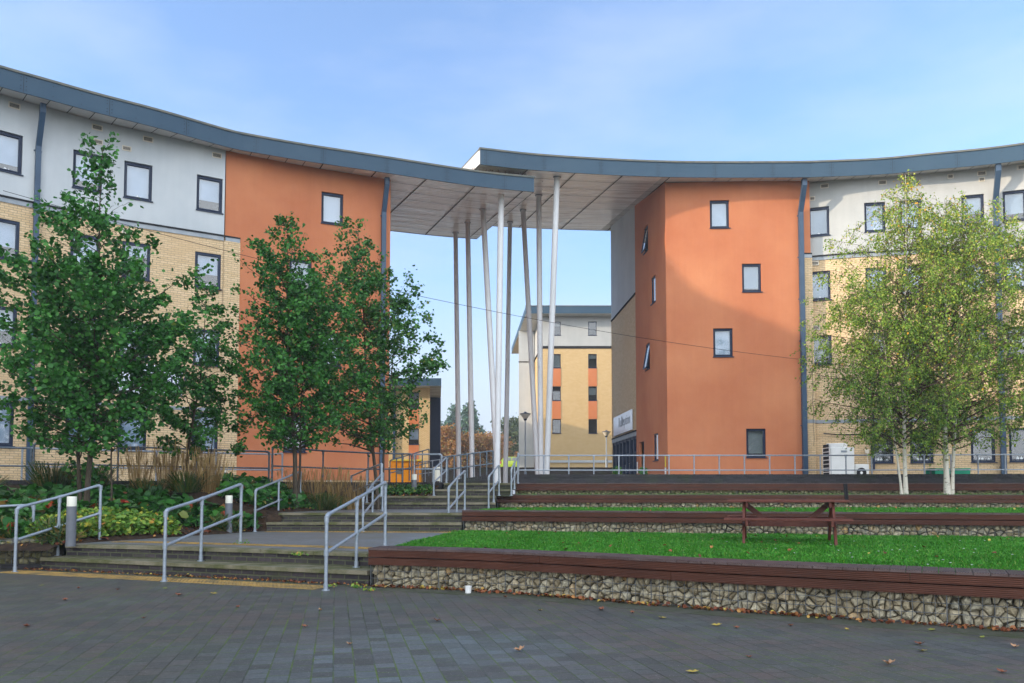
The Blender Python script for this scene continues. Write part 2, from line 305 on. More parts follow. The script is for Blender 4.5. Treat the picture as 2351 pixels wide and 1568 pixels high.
class MB:
    "mesh builder in world coordinates; build() re-bases on the parent's origin"
    def __init__(s): s.v = []; s.f = []; s.m = []; s.uv = []
    def add(s, vs, fs, mi=0, uvs=None):
        b = len(s.v); s.v += [tuple(p) for p in vs]
        for i, f in enumerate(fs):
            s.f.append([b + k for k in f]); s.m.append(mi)
            s.uv.append(uvs[i] if uvs else None)
        return s
    def quad(s, a, b, c, d, mi=0, uv=None): return s.add([a, b, c, d], [(0, 1, 2, 3)], mi, [uv] if uv else None)
    def box(s, x0, x1, y0, y1, z0, z1, mi=0, fn=None):
        c = [(x, y, z) for z in (z0, z1) for y in (y0, y1) for x in (x0, x1)]
        w = [fn(*p) if fn else p for p in c]
        fs = [(0, 1, 5, 4), (3, 2, 6, 7), (2, 0, 4, 6), (1, 3, 7, 5), (4, 5, 7, 6), (2, 3, 1, 0)]
        ax = [(0, 2), (0, 2), (1, 2), (1, 2), (0, 1), (0, 1)]
        uv = [[(c[i][a], c[i][b2]) for i in f] for f, (a, b2) in zip(fs, ax)]
        return s.add(w, fs, mi, uv)
    def tube(s, p, q, r, n=8, r2=None, mi=0, caps=True):
        p = Vector(p); q = Vector(q); d = q - p
        if d.length < 1e-6: return s
        d.normalize(); a = Vector((0, 0, 1)) if abs(d.z) < .9 else Vector((1, 0, 0))
        u = d.cross(a).normalized(); w = d.cross(u); r2 = r if r2 is None else r2
        vs = [p + (u * math.cos(t) + w * math.sin(t)) * r for t in [2 * math.pi * i / n for i in range(n)]]
        vs += [q + (u * math.cos(t) + w * math.sin(t)) * r2 for t in [2 * math.pi * i / n for i in range(n)]]
        fs = [(i, n + i, n + (i + 1) % n, (i + 1) % n) for i in range(n)]
        if caps: fs += [tuple(range(n)), tuple(reversed(range(n, 2 * n)))]
        return s.add(vs, fs, mi)
    def path(s, pts, rs, n=6, mi=0):
        pts = [Vector(p) for p in pts]; ring = []; vs = []
        if not hasattr(rs, '__len__'): rs = [rs] * len(pts)
        u = None
        for i, p in enumerate(pts):
            d = (pts[min(i + 1, len(pts) - 1)] - pts[max(i - 1, 0)]).normalized()
            if u is None:
                a = Vector((0, 0, 1)) if abs(d.z) < .9 else Vector((1, 0, 0)); u = d.cross(a).normalized()
            u = (u - d * u.dot(d)).normalized(); w = d.cross(u)
            vs += [p + (u * math.cos(t) + w * math.sin(t)) * rs[i] for t in [2 * math.pi * k / n for k in range(n)]]
        fs = [(i * n + k, (i + 1) * n + k, (i + 1) * n + (k + 1) % n, i * n + (k + 1) % n) for i in range(len(pts) - 1) for k in range(n)]
        fs += [tuple(range(n)), tuple(reversed(range(len(vs) - n, len(vs))))]
        return s.add(vs, fs, mi)
    def lathe(s, prof, c, n=20, mi=0):
        vs = [(c[0] + r * math.cos(2 * math.pi * k / n), c[1] + r * math.sin(2 * math.pi * k / n), c[2] + z) for r, z in prof for k in range(n)]
        fs = [(i * n + k, i * n + (k + 1) % n, (i + 1) * n + (k + 1) % n, (i + 1) * n + k) for i in range(len(prof) - 1) for k in range(n)]
        return s.add(vs, fs, mi)
    def build(s, name, mats, parent=None, smooth=False, tint=None, auto=None):
        if not isinstance(mats, (list, tuple)): mats = [mats]
        me = bpy.data.meshes.new(name)
        base = Vector((0, 0, 0)); rz = 0
        if parent is not None:
            q = parent
            while q is not None: base = base + q.location; rz += q.rotation_euler.z; q = q.parent
        V = s.v
        if base.length > 0 and rz == 0: V = [(x - base.x, y - base.y, z - base.z) for x, y, z in V]
        elif rz:
            c_, s_ = math.cos(-rz), math.sin(-rz)
            V = [((x - base.x) * c_ - (y - base.y) * s_, (x - base.x) * s_ + (y - base.y) * c_, z - base.z) for x, y, z in V]
        me.from_pydata(V, [], s.f)
        for k in mats: me.materials.append(M[k] if isinstance(k, str) else k)
        if len(mats) > 1: me.polygons.foreach_set('material_index', s.m)
        if any(u is not None for u in s.uv):
            ul = me.uv_layers.new(name='UVMap'); dat = []
            for f, u in zip(s.f, s.uv):
                if u is None: u = [(V[i][0], V[i][2]) for i in f]
                for a in u: dat += [a[0], a[1]]
            ul.data.foreach_set('uv', dat)
        if tint is not None:
            at_ = me.attributes.new('tint', 'FLOAT', 'FACE'); at_.data.foreach_set('value', tint)
        if smooth:
            me.polygons.foreach_set('use_smooth', [True] * len(s.f))
        me.update()
        o = bpy.data.objects.new(name, me); link(o, parent)
        if smooth and auto is not False:
            md = me.attributes  # sharp edges by angle
            try: me.set_sharp_from_angle(angle=R(40))
            except Exception: pass
        return o

class Plan:
    "smooth curve on plan; s runs along it, n points out of the wall towards the square"
    def __init__(s, pts, smooth=True, step=.4):
        P = [Vector((p[0], p[1])) for p in pts]
        if smooth and len(P) > 2:
            out = []
            for i in range(len(P) - 1):
                p0 = P[i - 1] if i else P[0] * 2 - P[1]; p3 = P[i + 2] if i + 2 < len(P) else P[-1] * 2 - P[-2]
                k = max(2, int((P[i + 1] - P[i]).length / step))
                for j in range(k):
                    t = j / k
                    out.append(.5 * ((2 * P[i]) + (P[i + 1] - p0) * t + (2 * p0 - 5 * P[i] + 4 * P[i + 1] - p3) * t * t + (3 * P[i] - p0 - 3 * P[i + 1] + p3) * t ** 3))
            out.append(P[-1]); P = out
        s.P = P; s.S = [0]
        for a, b in zip(P, P[1:]): s.S.append(s.S[-1] + (b - a).length)
        s.L = s.S[-1]
    def pos(s, t, n=0., z=0.):
        if t <= 0: i = 0
        elif t >= s.L: i = len(s.P) - 2
        else:
            lo, hi = 0, len(s.S) - 1
            while hi - lo > 1:
                m = (lo + hi) // 2
                if s.S[m] <= t: lo = m
                else: hi = m
            i = lo
        a, b = s.P[i], s.P[i + 1]; d = (b - a); L = d.length; d = d / L
        p = a + d * (t - s.S[i])
        # smoothed normal
        u = min(max((t - s.S[i]) / L, 0), 1)
        def vn(k):
            k0, k1 = max(k - 1, 0), min(k + 1, len(s.P) - 1); e = (s.P[k1] - s.P[k0]).normalized(); return Vector((e.y, -e.x))
        nn = (vn(i) * (1 - u) + vn(i + 1) * u).normalized()
        return (p.x + nn.x * n, p.y + nn.y * n, z)
    def s_at(s, px, z, n=0):
        lo, hi = -3., s.L + 3.
        for _ in range(45):
            m = (lo + hi) / 2; q = s.pos(m, n, z)
            if px_of(*q) < px: lo = m
            else: hi = m
        return lo
    def fn(s): return lambda a, b, c: s.pos(a, b, c)

def sbox(mb, pl, s0, s1, n0, n1, z0, z1, mi=0, step=.6):
    k = max(1, int(math.ceil((s1 - s0) / step)))
    for i in range(k):
        a = s0 + (s1 - s0) * i / k; b = s0 + (s1 - s0) * (i + 1) / k
        c = [(x, y, z) for z in (z0, z1) for y in (n0, n1) for x in (a, b)]
        w = [pl.pos(*p) for p in c]
        fs = [(1, 0, 4, 5), (2, 3, 7, 6), (5, 4, 6, 7), (3, 2, 0, 1)]; ax = [(0, 2), (0, 2), (0, 1), (0, 1)]
        if i == 0: fs.append((0, 2, 6, 4)); ax.append((1, 2))
        if i == k - 1: fs.append((3, 1, 5, 7)); ax.append((1, 2))
        mb.add(w, fs, mi, [[(c[j][p], c[j][q]) for j in f] for f, (p, q) in zip(fs, ax)])
    return mb

def facade(mb, pl, s0, s1, z0, z1, holes, mi=0, depth=.12, step=.8, off=0.):
    S = sorted(set([round(s0, 4), round(s1, 4)] + [round(min(max(h[k], s0), s1), 4) for h in holes for k in (0, 1)] +
                   [round(s0 + (s1 - s0) * i / max(1, int((s1 - s0) / step)), 4) for i in range(max(1, int((s1 - s0) / step)) + 1)]))
    Z = sorted(set([z0, z1] + [min(max(h[k], z0), z1) for h in holes for k in (2, 3)]))
    for a, b in zip(S, S[1:]):
        if b - a < 1e-4: continue
        for c, d in zip(Z, Z[1:]):
            if d - c < 1e-4: continue
            ms, mz = (a + b) / 2, (c + d) / 2
            if any(h[0] < ms < h[1] and h[2] < mz < h[3] for h in holes): continue
            mb.quad(pl.pos(a, off, c), pl.pos(b, off, c), pl.pos(b, off, d), pl.pos(a, off, d), mi, [(a, c), (b, c), (b, d), (a, d)])
    for h in holes:
        a, b, c, d = h[:4]
        if a >= s1 or b <= s0 or c >= z1 or d <= z0: continue
        e = off - depth
        mb.quad(pl.pos(a, off, c), pl.pos(a, off, d), pl.pos(a, e, d), pl.pos(a, e, c), mi, [(a, c), (a, d), (a + .1, d), (a + .1, c)])
        mb.quad(pl.pos(b, off, c), pl.pos(b, e, c), pl.pos(b, e, d), pl.pos(b, off, d), mi, [(b, c), (b + .1, c), (b + .1, d), (b, d)])
        mb.quad(pl.pos(a, off, d), pl.pos(b, off, d), pl.pos(b, e, d), pl.pos(a, e, d), mi, [(a, d), (b, d), (b, d + .1), (a, d + .1)])
        mb.quad(pl.pos(a, off, c), pl.pos(a, e, c), pl.pos(b, e, c), pl.pos(b, off, c), mi, [(a, c), (a, c + .1), (b, c + .1), (b, c)])

def window(pl, s0, s1, z0, z1, parent, off=0., depth=.10, blind=None, ajar=False, dim=False, items=None, simple=False):
    "a framed casement set back in its opening: frame > pane, blind, sill"
    f = MB(); fw = .056; n0, n1 = off - depth - .05, off - depth + .02
    sbox(f, pl, s0, s0 + fw, n0, n1, z0, z1); sbox(f, pl, s1 - fw, s1, n0, n1, z0, z1)
    sbox(f, pl, s0 + fw, s1 - fw, n0, n1, z1 - fw, z1); sbox(f, pl, s0 + fw, s1 - fw, n0, n1, z0, z0 + fw)
    if not simple and not ajar:   # opening sash, slightly proud
        a, b, c, d = s0 + fw + .008, s1 - fw - .008, z0 + fw + .008, z1 - fw - .008; g = .030
        for q in ((a, a + g, c, d), (b - g, b, c, d), (a + g, b - g, d - g, d), (a + g, b - g, c, c + g)):
            sbox(f, pl, q[0], q[1], n0 + .01, n1 + .025, q[2], q[3])
        sbox(f, pl, s0 + .22, s1 - .22, n1, n1 + .02, z1 - .045, z1 - .02, 0)   # trickle vent
    fr = f.build('window', ['navy'], parent)
    p = MB(); e = off - depth - .01
    a, b, c, d = s0 + fw, s1 - fw, z0 + fw, z1 - fw
    if ajar:
        t = .16
        p.quad(pl.pos(a, e + t * 1.2, c), pl.pos(b, e + t * 1.2, c), pl.pos(b, e, d), pl.pos(a, e, d))
        for q in ((a, a + .05), (b - .05, b)):
            p.add([pl.pos(q[0], e + t * 1.2 + .03, c), pl.pos(q[1], e + t * 1.2 + .03, c), pl.pos(q[1], e + .03, d), pl.pos(q[0], e + .03, d),
                   pl.pos(q[0], e + t * 1.2 - .02, c), pl.pos(q[1], e + t * 1.2 - .02, c), pl.pos(q[1], e - .02, d), pl.pos(q[0], e - .02, d)],
                  [(0, 1, 2, 3), (7, 6, 5, 4), (0, 3, 7, 4), (1, 5, 6, 2)], 1)
        sbox(p, pl, a, b, e + t * 1.2 - .02, e + t * 1.2 + .03, c - .03, c + .02, 1)
    else: p.quad(pl.pos(a, e, c), pl.pos(b, e, c), pl.pos(b, e, d), pl.pos(a, e, d))
    p.build('pane', ['glass', 'navy'], fr)
    bl = MB(); h = (d - c) * (1 - (blind if blind is not None else random.choice([1, 1, .85, .7, 1, .55])))
    if h < (d - c) * .99:
        bl.quad(pl.pos(a - .01, e - .07, c + h), pl.pos(b + .01, e - .07, c + h), pl.pos(b + .01, e - .07, d + .02), pl.pos(a - .01, e - .07, d + .02))
        bl.build('blind', [('blind_dim' if dim else random.choice(['blind', 'blind', 'blind_b', 'blind_c']))], fr)
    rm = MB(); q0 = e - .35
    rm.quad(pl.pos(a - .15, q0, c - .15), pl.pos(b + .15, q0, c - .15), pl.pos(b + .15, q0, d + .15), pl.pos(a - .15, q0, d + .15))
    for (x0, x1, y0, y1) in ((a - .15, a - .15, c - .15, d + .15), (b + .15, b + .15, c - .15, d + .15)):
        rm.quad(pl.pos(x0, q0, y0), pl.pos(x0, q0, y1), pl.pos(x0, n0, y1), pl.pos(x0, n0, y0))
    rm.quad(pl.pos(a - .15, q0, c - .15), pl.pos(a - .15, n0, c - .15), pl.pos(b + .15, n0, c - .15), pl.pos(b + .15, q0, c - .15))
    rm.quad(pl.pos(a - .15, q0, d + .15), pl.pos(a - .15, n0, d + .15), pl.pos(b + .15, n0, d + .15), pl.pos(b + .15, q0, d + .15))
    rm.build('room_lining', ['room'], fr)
    sl = MB(); sbox(sl, pl, s0 - .02, s1 + .04, off - depth, off + .045, z0 - .035, z0 - .002)
    sl.build('sill', ['navy'], fr)
    if items:
        it = MB()
        for (u, w, hh) in items:
            x = s0 + (s1 - s0) * u; q = pl.pos(x, e - .045, c)
            it.lathe([(0, 0), (w, 0), (w, hh * .65), (w * .35, hh * .8), (w * .35, hh), (0, hh)], q, 8)
        it.build('window_sill_ornament', ['white'], fr)
    return fr

def vent(pl, s, z, parent, w=.32, h=.19, off=0.):
    f = MB(); a, b, c, d = s - w / 2, s + w / 2, z - h / 2, z + h / 2; g = .028
    for q in ((a, a + g, c, d), (b - g, b, c, d), (a + g, b - g, c, c + g), (a + g, b - g, d - g, d)): sbox(f, pl, q[0], q[1], off - .02, off + .02, q[2], q[3])
    k = 4
    for i in range(k):
        zz = c + g + (d - c - 2 * g) * (i + .5) / k
        f.add([pl.pos(a + g, off + .014, zz - .005), pl.pos(b - g, off + .014, zz - .005), pl.pos(b - g, off + .012, zz + .005), pl.pos(a + g, off + .012, zz + .005)], [(0, 1, 2, 3)], 0)
    f.quad(pl.pos(a + g, off + .003, c + g), pl.pos(b - g, off + .003, c + g), pl.pos(b - g, off + .003, d - g), pl.pos(a + g, off + .003, d - g), 1)
    return f.build('vent', ['vent', 'gap'], parent)

def downpipe(pl, s, ztop, zbot, parent, nout, zs, off=0., w=.15):
    "square hopper arm from the eaves to the wall, then a square pipe with brackets"
    m = MB()
    sbox(m, pl, s - w / 2, s + w / 2, off + .03, off + .03 + w * .8, zbot, zs)
    a = [pl.pos(s - w / 2, nout - w, ztop), pl.pos(s + w / 2, nout - w, ztop), pl.pos(s + w / 2, nout, ztop), pl.pos(s - w / 2, nout, ztop)]
    mid = [pl.pos(s - w / 2, nout - w, ztop - .28), pl.pos(s + w / 2, nout - w, ztop - .28), pl.pos(s + w / 2, nout, ztop - .28), pl.pos(s - w / 2, nout, ztop - .28)]
    lo = [pl.pos(s - w / 2, off + .03, zs), pl.pos(s + w / 2, off + .03, zs), pl.pos(s + w / 2, off + .03 + w * .8, zs), pl.pos(s - w / 2, off + .03 + w * .8, zs)]
    for A, B in ((a, mid), (mid, lo)):
        m.add(A + B, [(0, 1, 5, 4), (1, 2, 6, 5), (2, 3, 7, 6), (3, 0, 4, 7)])
    z = zs - .12
    while z > zbot + .3:
        sbox(m, pl, s - w / 2 - .035, s + w / 2 + .035, off - .01, off + .035, z - .02, z + .02)
        sbox(m, pl, s - w / 2 - .004, s + w / 2 + .004, off + .026, off + .034 + w * .8, z - .9, z - .894)
        z -= 1.75
    return m.build('downpipe', ['pipe'], parent)
def poly_sheet(mb, pts, z, mi=0, up=True):
    P = [(p[0], p[1], z) for p in pts]; f = list(range(len(P)))
    a = sum(P[i][0] * P[(i + 1) % len(P)][1] - P[(i + 1) % len(P)][0] * P[i][1] for i in f)
    if (a > 0) != up: f.reverse()
    return mb.add(P, [f], mi, [[(P[i][0], P[i][1]) for i in f]])

# ------------------------------------------------------------------ the two curved wings
SL = .18                                    # the roofs rise backwards
ZS_L, ZS_R = 13.28, 14.10                   # soffit height at the front edge
FH_L, FH_R = .56, .60

def on(pl, px, py):
    z = 5.
    for _ in range(6):
        s = pl.s_at(px, z); Y = pl.pos(s)[1]; z = EYE + Y * tanel(py)
    return s, z

def roof(edge, s0, s1, skew0, skew1, depth, zs, fh, wall_split, parent, canopy_range, joint=2.35, end_dir=None):
    "fascia, soffit and roof deck built in (s, n) along the roof edge"
    def P(u, n, z):
        s_ = s0 + (s1 - s0) * u; p = Vector(edge.pos(s_)); q = Vector(edge.pos(s_, -1)) - p
        if end_dir and s_ > canopy_range[0]:
            w = (s_ - canopy_range[0]) / (s1 - canopy_range[0]); q = q.lerp(Vector((end_dir[0], end_dir[1], 0)), w)
        return (p.x + q.x * n, p.y + q.y * n, z + SL * n)
    L = s1 - s0; k = int(L / .5)
    f = MB()
    th = .05
    for i in range(k):
        a, b = s0 + L * i / k, s0 + L * (i + 1) / k
        f.quad(edge.pos(a, 0, zs), edge.pos(b, 0, zs), edge.pos(b, 0, zs + fh), edge.pos(a, 0, zs + fh), 0)
        f.quad(edge.pos(a, -th, zs), edge.pos(a, 0, zs), edge.pos(a, 0, zs), edge.pos(a, -th, zs), 0) if 0 else None
        f.quad(edge.pos(a, 0, zs), edge.pos(a, -th, zs - .0), edge.pos(b, -th, zs), edge.pos(b, 0, zs), 0)
    for u in (0, 1):                         # side fascias
        kk = 10
        for j in range(kk):
            n0, n1 = depth * j / kk, depth * (j + 1) / kk
            f.quad(P(u, n0, zs), P(u, n1, zs), P(u, n1, zs + fh), P(u, n0, zs + fh), 2 if u == 0 else 0)
    for i in range(k):
        f.quad(P(i / k, depth, zs), P((i + 1) / k, depth, zs), P((i + 1) / k, depth, zs + fh), P(i / k, depth, zs + fh), 0)
    # thin joints between fascia sheets and rows of fixings
    g = f; s = s0 + .25; i = 0
    while s < s1:
        sbox(g, edge, s - .006, s + .006, .0, .004, zs + .01, zs + fh - .03, 1)
        for dz in (.1, .2, .36, .46):
            for dx in (-.07, .07):
                sbox(g, edge, s + dx - .011, s + dx + .011, .0, .010, zs + dz, zs + dz + .022, 1)
        for q in (.33, .66):
            for dz in (.12, .44): sbox(g, edge, s + joint * q - .010, s + joint * q + .010, 0, .008, zs + dz, zs + dz + .02, 1)
        s += joint
    f.build('fascia', ['fascia', 'gap', 'soffit_strip'], parent)
    t = MB(); sbox(t, edge, s0 - .03, s1 + .03, -.16, .035, zs + fh, zs + fh + .07)
    for u in (0, 1):
        for j in range(8):
            n0, n1 = depth * j / 8, depth * (j + 1) / 8
            a = Vector(P(u, n0, zs + fh)); b = Vector(P(u, n1, zs + fh)); up = Vector((0, 0, .07)); o = Vector(P(.02 if u == 0 else .98, 0, 0)) - Vector(P(u, 0, 0)); o.z = 0; o = o.normalized() * .12
            t.add([a, b, b + up, a + up, a + o, b + o, b + o + up, a + o + up], [(0, 1, 2, 3), (7, 6, 5, 4), (3, 2, 6, 7)])
    # deck
    for i in range(k):
        for j in range(4):
            n0, n1 = depth * j / 4, depth * (j + 1) / 4
            t.quad(P(i / k, n0, zs + fh - .01), P((i + 1) / k, n0, zs + fh - .01), P((i + 1) / k, n1, zs + fh - .01), P(i / k, n1, zs + fh - .01))
    t.build('roof', ['roof'], parent)
    # soffit: narrow eaves strip by the walls, broad panels under the canopy
    so_ = MB(); jn = so_
    for i in range(k):
        sm = s0 + L * (i + .5) / k; can = canopy_range[0] <= sm <= canopy_range[1]
        for j in range(8):
            n0, n1 = th + (depth - th) * j / 8, th + (depth - th) * (j + 1) / 8
            a, b, c, d = P(i / k, n0, zs + .02), P(i / k, n1, zs + .02), P((i + 1) / k, n1, zs + .02), P((i + 1) / k, n0, zs + .02)
            so_.quad(a, b, c, d, 0 if can else 1)
    s = s0
    while s < s1:
        can = canopy_range[0] - 1.5 <= s <= canopy_range[1] + 1.5
        if can:
            u = (s - s0) / L; w = .022 / L
            for j in range(10):
                n0, n1 = depth * j / 10, depth * (j + 1) / 10
                jn.quad(P(u - w, n0, zs), P(u - w, n1, zs), P(u + w, n1, zs), P(u + w, n0, zs), 2)
            s += 1.95
        else:
            jn.quad(edge.pos(s - .012, -.05, zs + .018), edge.pos(s - .012, -1.5, zs + .018 + SL * 1.5), edge.pos(s + .012, -1.5, zs + .018 + SL * 1.5), edge.pos(s + .012, -.05, zs + .018), 2); s += .62
    for n in [1.45 + 1.55 * j for j in range(9)]:
        if n > depth: break
        for i in range(k):
            sm = s0 + L * (i + .5) / k
            if canopy_range[0] - 1 <= sm <= canopy_range[1] + 1:
                jn.quad(P(i / k, n - .02, zs), P(i / k, n + .02, zs), P((i + 1) / k, n + .02, zs), P((i + 1) / k, n - .02, zs), 2)
    so_.build('soffit', ['soffit', 'soffit_strip', 'gap'], parent)
    return P

# ---- left building
LB = thing('residential_building', (-10, 30, 0), 'left curved block with grey top storey, buff brick, orange tower and canopy roof', 'building', 'curved residential blocks either side of the gateway')
def run_in(a, b):
    "carry the curve on beyond the left edge of the photograph: same bend, radius tightening slowly"
    h = math.atan2(a[1] - b[1], a[0] - b[0]); p = Vector(a); out = []
    for i in range(11): h += .052; p = p + Vector((math.cos(h), math.sin(h))) * 3.6; out.insert(0, (p.x, p.y))
    return out
pe = [at(x, y, ZS_L) for x, y in ((0, 198.3), (91.5, 222.8), (220, 257.6), (366, 294), (523, 337.4), (575, 348), (700, 369), (861, 392.6), (1091.8, 427), (1226.3, 440.5))]
EL = Plan(run_in(pe[0], pe[2]) + pe)
zs75 = ZS_L + SL * .75
pw = [at(x, y, zs75) for x, y in ((0, 219), (84, 243), (220, 281), (366, 312.6), (518, 344.5))]
WL = Plan(run_in(pw[0], pw[2]) + pw)
print('WALL', [tuple(round(c, 1) for c in p) for p in WL.P[::12]], [tuple(round(c,1) for c in p) for p in EL.P[::12]])
TL = Plan([at(x, y, zs75) for x, y in ((520, 346), (700, 384), (897, 415.6))])
BAND_L = 10.36
w_rows = [(11.11, 1.24), (8.41, 1.24), (5.71, 1.24), (2.70, 1.36)]
s_first = WL.s_at(14, 11.5)
cols = [s_first - 21, s_first - 17.5, s_first - 13, s_first - 9.5, s_first - 5, s_first - 2.6] + [s_first] + [WL.s_at(x, 11.5) for x in (201, 317, 481)]
WW = .86
holesL = [(c - WW / 2, c + WW / 2, z, z + h) for c in cols for z, h in w_rows]
up = MB(); facade(up, WL, 0, WL.L, BAND_L, zs75 + .05, holesL, 0); up.build('rendered_wall', ['plaster_grey'], LB)
lo = MB(); facade(lo, WL, 0, WL.L, 1.0, BAND_L - .19, holesL, 0, off=-.05, depth=.07); lo.build('brick_wall', ['brick'], LB)
sbox(MB(), WL, 0, WL.L, -.2, -.02, BAND_L - .2, BAND_L - .045).build('flashing', ['flash'], LB); sbox(MB(), WL, 0, WL.L, -.2, -.03, 4.10, 4.22).build('flashing', ['flash'], LB)
gp = MB(); sbox(gp, WL, 0, WL.L, -.2, .02, BAND_L - .05, BAND_L - .002); gp.build('shadow_gap', ['gap'], LB)
for i, c in enumerate(cols):
    for j, (z, h) in enumerate(w_rows):
        vis = i >= 6
        window(WL, c - WW / 2, c + WW / 2, z, z + h, LB, blind=[.78, .6, .75, 1, .8, .35, .68][(i * 3 + j * 2) % 7] if j < 3 else 1,
               items=[(.5, .05, .12), (.62, .035, .09)] if vis and j != 3 and (i + j) % 2 == 0 else None, simple=not vis)
# orange tower: projects over a brick pilaster at its foot
tx = [(763, 508, 0), (690, 0, 1), (758, 0, 2), (677, 1037, 3)]
tz = [11.41, 8.71, 6.01, 2.77]
th_ = []
for (x, _, i), z in zip(tx, tz):
    c = TL.s_at(x, z + .6); th_.append((c - .41, c + .41, z, z + (1.2 if i < 3 else 1.28)))
sp = TL.s_at(547, 6)
ow = MB(); facade(ow, TL, 0, TL.L, BAND_L, zs75 + .05, th_, 0); facade(ow, TL, sp, TL.L, 1.75, BAND_L, th_, 0)
ow.quad(TL.pos(0, 0, BAND_L), TL.pos(0, 0, zs75), WL.pos(WL.L, -.3, zs75), WL.pos(WL.L, -.3, BAND_L))
a = TL.pos(TL.L); bk = (-6.95, 44.0)
ow.quad((a[0], a[1], 1.75), (bk[0], bk[1], 1.75), (bk[0], bk[1], zs75 + 2.5), (a[0], a[1], zs75 + .05))
ow.build('orange_wall', ['orange'], LB)
pb = MB(); facade(pb, TL, -.03, sp, 1.0, BAND_L - .19, [], 0, off=.02)
pb.quad(TL.pos(sp, .02, 1.0), TL.pos(sp, -.1, 1.0), TL.pos(sp, -.1, BAND_L - .19), TL.pos(sp, .02, BAND_L - .19), 0, [(0, 1), (.1, 1), (.1, 10), (0, 10)])
facade(pb, TL, sp, TL.L, 1.2, 1.74, [], 0, off=-.02); pb.build('brick_pilaster', ['brick'], LB)
fl = MB(); sbox(fl, TL, .02, sp - .01, -.1, .01, BAND_L - .19, BAND_L - .05); fl.build('flashing', ['flash'], LB)
gp = MB(); sbox(gp, TL, 0, sp, -.1, .03, BAND_L - .05, BAND_L + .0); gp.build('shadow_gap', ['gap'], LB)
for h, b in zip(th_, (1, .7, 1, .2)): window(TL, *h, LB, blind=b, items=[(.35, .03, .08)])
downpipe(WL, WL.s_at(78, 8), ZS_L + .02, 1.2, LB, .62, 12.1)
downpipe(WL, WL.s_at(14, 8) - 7.3, ZS_L + .02, 1.2, LB, .62, 12.1)
downpipe(TL, TL.s_at(878, 8), ZS_L + .02, 1.2, LB, .62, 12.1, w=.17)
for x, y in ((33, 243), (223, 293), (340, 320), (498, 357)): vent(WL, *on(WL, x, y), LB)
for x, y in ((225, 326), (291, 341)): vent(WL, *on(WL, x, y), LB, w=.28, h=.17)
for x, y in ((230, 515), (291, 527)): vent(WL, *on(WL, x, y + 3), LB, w=.28, h=.17, off=-.03)
sT = EL.s_at(897, ZS_L)
roof(EL, 0, EL.L, 0, 0, 14.2, ZS_L, FH_L, None, LB, (sT - 1.2, EL.L), end_dir=(-.206, .979))
bw = MB()   # rear walls close the block
bw.quad((-28, 38, 1), (-6.95, 44, 1), (-6.95, 44, 15.4), (-28, 38, 15.4), 0, [(0, 1), (20, 1), (20, 15), (0, 15)])
bw.quad((-37, -16, 1), (-28, 38, 1), (-28, 38, 15.4), (-37, -16, 15.4), 0, [(0, 1), (50, 1), (50, 15), (0, 15)])
bw.quad((-24.6, -16, 0), (-37, -16, 0), (-37, -16, 15), (-24.6, -16, 13), 0, [(0, 1), (12, 1), (12, 15), (0, 15)])
bw.build('rear_wall', ['brick'], LB)

# ---- right building
RB = thing('residential_building', (12, 36, 0), 'right block with sunlit orange tower, buff brick wing, glazed entrance and raised canopy roof', 'building', 'curved residential blocks either side of the gateway')
ER = Plan([at(x, y, ZS_R) for x, y in ((1102, 377), (1225, 390), (1378, 400), (1524, 406), (1671, 407.6), (1846, 406.8), (1874, 406.0), (2013, 400.6), (2131, 390), (2351, 367))] + [(24.2, 27.6), (28, 23.5)])
zr = ZS_R + SL * .8
c0 = at(1527, 421, zr); cM = atY(1457, 472, 38.4); cB = atY(1402, 519, 44.8)
TR = Plan([c0, at(1690, 417.5, zr), at(1858, 416.5, zr)])
SR = Plan([(cB[0], 44.8), (cM[0], 38.4)], smooth=False)            # grey and brick flank
SO = Plan([(cM[0], 38.4), c0], smooth=False)                        # orange flank
WR = Plan([(TR.pos(TR.L)[0] - .02, TR.pos(TR.L)[1] + .28), at(1960, 411, zr), at(2082, 402, zr), at(2351, 375, zr), (24.6, 28.4), (28.4, 24.4)])
BAND_R = 11.17
rr = [(11.99, 1.22), (9.29, 1.22), (6.59, 1.22), (2.49, 1.32)]
ccR = [WR.s_at(x, 12.5) for x in (1880, 2009, 2091, 2234, 2330)]
ccR += [ccR[-1] + 3.1, ccR[-1] + 5.2]
holesR = [(c - .41, c + .41, z, z + h) for c in ccR for z, h in rr[:3]]
gR = [WR.s_at(x, 3) for x in (2026, 2117, 2258, 2347)]; gR.append(gR[-1] + 2.6)
holesR += [(c - .43, c + .43, rr[3][0], rr[3][0] + rr[3][1]) for c in gR]
ztop = lambda: zr + .05
up = MB(); facade(up, WR, 0, WR.L, BAND_R, zr + .02, holesR, 0); up.build('rendered_wall', ['plaster_pale'], RB)
lo = MB(); facade(lo, WR, 0, WR.L, 1.0, BAND_R - .19, holesR, 0, off=-.05, depth=.07)
lo.build('brick_wall', ['brick'], RB)
sbox(MB(), WR, 0, WR.L, -.2, -.02, BAND_R - .2, BAND_R - .045).build('flashing', ['flash'], RB); sbox(MB(), WR, 0, WR.L, -.2, -.03, 4.14, 4.28).build('flashing', ['flash'], RB)
gp = MB(); sbox(gp, WR, 0, WR.L, -.2, .03, BAND_R - .05, BAND_R - .002); gp.build('shadow_gap', ['gap'], RB)
for i, h in enumerate(holesR):
    low = h[2] < 4
    window(WR, *h, RB, off=0 if h[2] > 11 else -.03, blind=(0 if low else [1, 1, .75, 1, .6][i % 5]), dim=low or (i % 3 == 2),
           items=[(.5, .05, .12)] if not low else [(.35, .05, .16), (.5, .045, .15), (.75, .05, .10)])
txr = [(1652, 12.3), (1726, 9.6), (1660, 6.9), (1736, 2.73)]
hT = []
for x, z in txr:
    c = TR.s_at(x, z + .6); hT.append((c - .40, c + .40, z, z + 1.18))
sP = TR.s_at(1846, 6)
